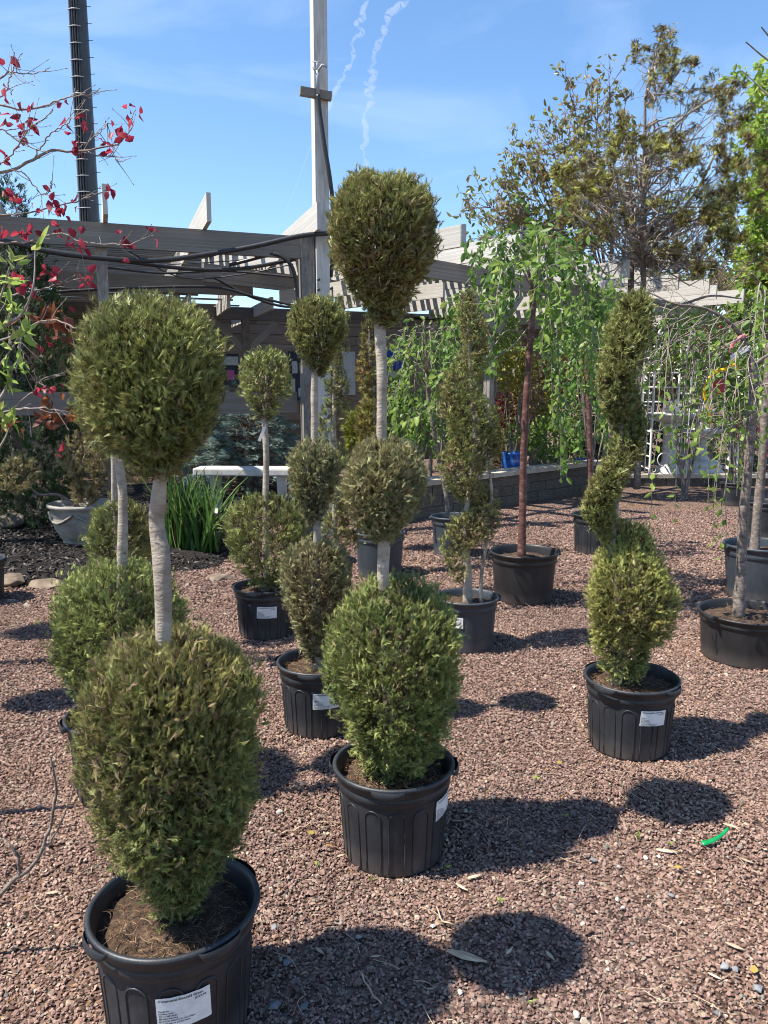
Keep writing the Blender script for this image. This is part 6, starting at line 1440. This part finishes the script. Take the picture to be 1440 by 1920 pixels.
fan_tree('redbud_tree', 'spreading redbud with purple twigs and small bronze leaves', (1150, 590), 16.5,
         [(1142, 138), (1120, 165), (1107, 171), (1071, 179), (1057, 208), (1048, 240), (1019, 254), (990, 273), (975, 300), (952, 312), (930, 330), (915, 340), (902, 371), (898, 408), (896, 442), (930, 400), (960, 370), (1000, 330), (1040, 300), (1090, 240), (1120, 260), (940, 450), (985, 420), (1160, 200), (1190, 240)],
         15, RB, 0.13, 'twig_purple', 4)
fan_tree('redbud_tree', 'second redbud with dense purple twigs behind the pergola rafters', (1290, 620), 17.5,
         [(1220, 480), (1250, 460), (1280, 450), (1310, 430), (1340, 440), (1370, 450), (1400, 430), (1230, 520), (1270, 500), (1320, 500), (1360, 490), (1420, 480), (1250, 400), (1300, 390)], 10, RB + [(0.16, 0.09, 0.09)], 0.08, 'twig_purple', 2)
# fresh green tree at the right edge
LG = [(0.22, 0.34, 0.04), (0.28, 0.40, 0.055), (0.17, 0.27, 0.03), (0.33, 0.42, 0.08)]
fan_tree('green_tree', 'tall fresh yellow-green tree behind the false cypress', (1490, 640), 18.0,
         [(1400, 140), (1425, 160), (1440, 120), (1395, 300), (1420, 240), (1440, 330), (1410, 400), (1440, 450), (1400, 480), (1470, 200), (1500, 300), (1530, 250), (1440, 260), (1380, 420), (1450, 380), (1430, 200), (1480, 420), (1415, 520)], 12, LG, 0.18, 'twig_grey', 9, trunk_r=0.12)
fan_tree('green_tree', 'smaller light green tree low between the cypress limbs', (1310, 640), 20.0,
         [(1260, 400), (1290, 380), (1330, 420), (1270, 450), (1240, 430), (1360, 520), (1300, 480), (1340, 470)], 6, LG, 0.15, 'twig_grey', 6, trunk_r=0.08)
# twig tips at the top right corner belong to a tree standing outside
fan_tree('spring_tree', 'bare-twigged tree just budding at the top right corner', (1800, 420), 9.0, [(1402, 78), (1425, 52), (1392, 132), (1440, 15), (1560, 40), (1700, -40)], 2, LG, 0.05, 'twig_grey', 3, trunk_r=0.08)
# distant wood closing the view between the trunks
def wood(label, u0, u1, vt, d, n, cols, name):
    us = rng.uniform(u0, u1, n); top = vt + 14 * np.sin(us * 0.035) + 9 * np.sin(us * 0.11 + 1); fr = rng.random(n) ** 1.2; P = np.array([W(u, t_ + (760 - t_) * f, d + rng.uniform(0, 4)) for u, t_, f in zip(us, top, fr)])
    root = thing(name, label, 'wood', (0, d, 0), kind='stuff'); far_leaves(P, rng.normal(size=(n, 3)), 0.5, cols, 'crowns', root); return root
wood('distant dull green wood closing the view behind the trees', 880, 1560, 520, 34, 6500, [(0.06, 0.08, 0.03), (0.09, 0.11, 0.04), (0.10, 0.08, 0.05)], 'distant_wood')

# ================================================================== contrails high above
def trail_mat(dens):
    m = bpy.data.materials.new('ice_trail'); m.use_nodes = True; n, l = m.node_tree.nodes, m.node_tree.links
    n.remove(n['Principled BSDF']); v = n.new('ShaderNodeVolumePrincipled'); v.inputs['Color'].default_value = (0.96, 0.97, 1, 1); v.inputs['Density'].default_value = dens; v.inputs['Anisotropy'].default_value = 0.2
    l.new(v.outputs[0], n['Material Output'].inputs['Volume']); return m
def contrail(label, pts, d, w0, dens, n=150, puff=0.45):
    P = catmull([W(u, v, d) for u, v in pts], n); m = d / FPX; r = w0 * m * (1 + puff * np.sin(np.arange(n) * 0.31 + 2 * np.sin(np.arange(n) * 0.13))); r = np.abs(r) * np.linspace(1, 0.75, n)
    jit = np.stack([np.convolve(rng.normal(0, 1, n + 4), np.ones(5) / 5, 'valid') for _ in range(3)], 1); P = P + jit * w0 * m * 0.55; c = P[0].copy(); mb = MB(); mb.tube(P - c, np.maximum(r, w0 * m * 0.25), 9)
    return tag(link('contrail', mb.mesh('contrail'), trail_mat(dens), None, loc=c), label, 'contrail')
k8 = lambda L: [(540 + x * 0.2187, y * 0.2187) for x, y in L]
contrail('kinked vapour trail passing behind the tall wooden pole', k8([(740, -80), (690, 0), (640, 110), (655, 150), (590, 170), (600, 210), (635, 280), (580, 320), (545, 380), (570, 460), (535, 560), (475, 620), (485, 680), (430, 740), (390, 830), (335, 950)]), 1500, 4.3, 0.030)
contrail('curly vapour trail ending above the tallest topiary', k8([(1150, -60), (1040, 0), (960, 60), (880, 100), (850, 190), (820, 270), (790, 370), (750, 430), (740, 540), (705, 600), (760, 640), (710, 690), (660, 715), (740, 750), (680, 790), (740, 870), (660, 950), (670, 1080), (665, 1200), (640, 1290), (670, 1400), (660, 1510)]), 1500, 5.0, 0.024, 200)
contrail('straight hair-thin vapour trail left of the tall pole', k8([(330, 960), (200, 1230), (80, 1560), (-30, 1840)]), 1500, 1.1, 0.06, 60, 0.1)

# ================================================================== small things on the gravel
def pebble(u, v, w, mat, label, seed, group='pale pebbles among the red gravel'):
    g_ = G(u, v); m = S(u, v, g_[1]); me = hull_mesh('pebble', 22, np.array((w / 2, w / 2 * 0.75, w / 2 * 0.55)) * m, seed, M[mat]); zmin = min(q.co.z for q in me.vertices)
    return tag(link('pebble', me, None, None, loc=(g_[0], g_[1], -zmin + 0.003), rot=(0, 0, rng.uniform(0, 6))), label, 'pebble', group)
for k, (u, v, w) in enumerate([(524, 1527, 18), (1157, 1690, 12), (1168, 1706, 12), (1210, 1613, 14), (1235, 1610, 12), (1160, 1629, 10), (1090, 1660, 16), (1092, 1735, 12), (812, 1740, 12), (1080, 1908, 18), (1310, 1640, 10), (862, 1865, 14)]):
    pebble(u, v, w, 'pebble_pale', 'small pale pebble standing out among the red gravel', 300 + k)
for k, (u, v, w) in enumerate([(515, 1745, 18), (1357, 1818, 24), (1378, 1822, 18), (514, 1892, 26), (570, 1893, 22), (1258, 1683, 14), (538, 1810, 20), (672, 1762, 14), (1346, 1905, 22), (1112, 1617, 14), (1420, 1860, 26)]):
    pebble(u, v, w, 'pebble_grey', 'dark grey stone standing out among the red gravel', 340 + k, 'dark grey stones among the red gravel')
def chip(u, v, w, ang, label, mat='chip'):
    g_ = G(u, v); m = S(u, v, g_[1]); V = []; n = 9; r = np.random.default_rng(int(u))
    for i in range(n):
        t = i / (n - 1); ww = w * 0.13 * math.sin(math.pi * min(0.97, max(0.03, t)) ** 0.8) * r.uniform(0.75, 1.1); x = (t - 0.5) * w; V += [(x, -ww, 0.0), (x, -ww * 0.2, w * 0.05), (x, ww, w * 0.015), (x, 0, -w * 0.03)]
    q = [(4 * i + j, 4 * i + 4 + j, 4 * i + 4 + (j + 1) % 4, 4 * i + (j + 1) % 4) for i in range(n - 1) for j in range(4)]
    return tag(link('wood_chip', mesh_from('wood_chip', np.array(V) * m, q, smooth=False), M[mat], None, loc=(g_[0], g_[1], 0.012 + w * 0.03 * m), rot=(0.05, 0.04, ang)), label, 'wood chip', 'bleached wood chips on the gravel')
for (u, v, w, a) in [(875, 1802, 76, -0.35), (1372, 1555, 32, -0.5), (1250, 1602, 40, -0.2), (1378, 1782, 36, -0.6), (955, 1790, 26, 0.9), (1032, 1800, 28, -1.1), (600, 1790, 26, -0.8), (890, 1650, 34, 0.4), (866, 1670, 30, -0.8), (1440 - 40, 1620, 24, -0.7), (705, 1800, 22, 0.2), (1340, 1838, 26, -0.7), (640, 1610, 20, 0.5), (100, 1680, 28, 0.3), (1420, 1700, 24, 0.5)]:
    o = chip(u, v, w, a, {875: 'longest bleached wood splinter lying at the edge of the round topiary shadows', 1372: 'bleached wood chip just beyond the green plastic strip', 1250: 'bleached wood chip lying beside the torn yellow leaf', 100: 'bleached wood chip beside the forked bare twig'}.get(u, 'bleached splinter of wood lying on the red gravel'))
# long thin straws and stems, each a real piece
for k, (pts, lab) in enumerate([([(530, 1562), (560, 1553), (585, 1543)], 'straight yellow straw lying between the two nearest pots'), ([(965, 1655), (1000, 1650), (1028, 1645)], 'pale dry stalk lying across the shadow edge'), ([(818, 1700), (830, 1725), (855, 1735), (880, 1728)], 'curved dry stem looped in the shaded gravel'), ([(676, 1822), (690, 1850), (715, 1884)], 'long dry stem lying in the nearest round shadow')]):
    P = catmull([G(u, v, 0.022) for u, v in pts], 16); P[:, 2] += 0.004 * np.sin(np.arange(16)); c = P[0].copy(); mb = MB(); mb.tube(P - c, 0.0024, 6); tag(link('dry_stalk', mb.mesh('dry_stalk'), M['chip'], None, loc=c), lab, 'stalk')
# green plastic strip
P = catmull([G(u, v, z) for u, v, z in [(1316, 1583, 0.020), (1335, 1578, 0.024), (1352, 1568, 0.030), (1366, 1554, 0.045)]], 14); c = P[0].copy(); V = []
for i, p in enumerate(P):
    w = 0.010 * (1 - 0.5 * i / 13); V += [p - c + (0.15 * w, -w, 0.0), p - c + (0, 0, 0.004), p - c + (-0.15 * w, w, 0.006)]
q = [(3 * i + j, 3 * i + j + 1, 3 * i + 4 + j, 3 * i + 3 + j) for i in range(13) for j in (0, 1)]
o = tag(link('plastic_strip', mesh_from('plastic_strip', V, q), M['plastic_green'], None, loc=c), 'shiny green plastic strip lying at the shadow tip on the gravel', 'plastic strip'); o.modifiers.new('thickness', 'SOLIDIFY').thickness = 0.0015
# fallen yellow leaves
for k, (u, v, lab) in enumerate([(1054, 1440, 'round yellow fallen leaf in front of the spiral topiary pot'), (1262, 1636, 'torn yellow leaf on the sunlit gravel'), (590, 1573, 'orange-yellow fallen leaf near the three-ball pot'), (1412, 1838, 'curled orange leaf lying beside dark stones')]):
    V, T = leaf_template(0.1, 0.42, -0.1); g_ = G(u, v); me = mesh_from('fallen_leaf', V * 0.030, tris=T); tag(link('fallen_leaf', me, leaf_mat('leaf_yellow%d' % k, 1, [(0, (0.32, 0.24, 0.06)), (1, (0.38, 0.28, 0.07))], trans=0.2), None, loc=(g_[0], g_[1], 0.022), rot=(0.1, -0.1, rng.uniform(0, 6))), lab, 'leaf')
# tiny green weeds
for k, (u, v) in enumerate([(697, 1660), (835, 1637), (593, 1633), (935, 1700), (1057, 1540), (1198, 1578), (1256, 1594), (984, 1332), (1005, 1468), (997, 1893), (1440 - 20, 1345)]):
    g_ = G(u, v); r_ = thing('weed_seedling', 'tiny green seedling sprouting between the gravel stones', 'plant', (g_[0], g_[1], 0.0), 'seedlings in the gravel')
    MB().tube([g_ + (0, 0, -0.005), g_ + (0.002, 0, 0.024)], 0.0014, 5).build('stem', M['leaf_iris'], r_)
    n = 4; leaf_objs(r_, g_ + np.array((0.002, 0, 0.023)) + np.zeros((n, 3)), np.c_[rng.normal(size=(n, 2)), np.full(n, 0.35)], 0.018 * rng.uniform(0.8, 1.3, n), LIME)
# loose litter: dry thuja clippings and straws
n = 9000; yy = 1.5 + 6.0 * rng.random(n) ** 1.3; xx = rng.uniform(-1, 1, n) * (0.58 * yy + 0.3); P = np.c_[xx, yy, 0.014 + rng.uniform(0, 0.012, n)]
keep = (noise(P, 3.2, 4) + rng.normal(0, 0.5, n) > 0.15) & ~in_poly(P, bed_poly)
for (x, y, r) in POTS: keep &= (P[:, 0] - x) ** 2 + (P[:, 1] - y) ** 2 > (r + 0.02) ** 2
P = P[keep]; n = len(P); cc = np.array([(0.40, 0.22, 0.06), (0.32, 0.16, 0.05), (0.42, 0.31, 0.17), (0.32, 0.23, 0.12)])[rng.integers(0, 4, n)]
V, T, C = place(STRAWS + [(t_[0] * np.array((0.6, 1, 0.35)), t_[1]) for t_ in SPRAYS[:2]], P, np.c_[rng.normal(size=(n, 2)), rng.normal(0, 0.10, n)], rng.uniform(0.012, 0.034, n), cc * rng.uniform(0.7, 1.2, (n, 1)))
o = tag(link('dry_clippings', mesh_from('dry_clippings', V, tris=T, smooth=False, colr=C), M['litter']), 'dry orange-brown clippings scattered over the gravel', 'litter', kind='stuff')
mb = MB()
for k in range(420):
    y = 1.6 + 5 * rng.random() ** 1.3; x = rng.uniform(-1, 1) * (0.56 * y + 0.2)
    if in_poly(np.array([[x, y]]), bed_poly)[0] or any((x - a) ** 2 + (y - b) ** 2 < (r + 0.06) ** 2 for a, b, r in POTS): continue
    a = rng.uniform(0, 6.28); L = rng.uniform(0.03, 0.12); dv = np.array((math.cos(a), math.sin(a), 0)); nv = np.array((-dv[1], dv[0], 0)); p = np.array((x, y, 0.018)); b = rng.normal(0, 0.2) * L
    mb.tube(catmull([p, p + dv * L / 2 + nv * b + (0, 0, 0.006), p + dv * L], 7), 0.0011, 4, False)
tag(mb.build('dry_straws', M['chip']), 'thin dry straws scattered over the gravel', 'litter', kind='stuff')
scatter_gravel()
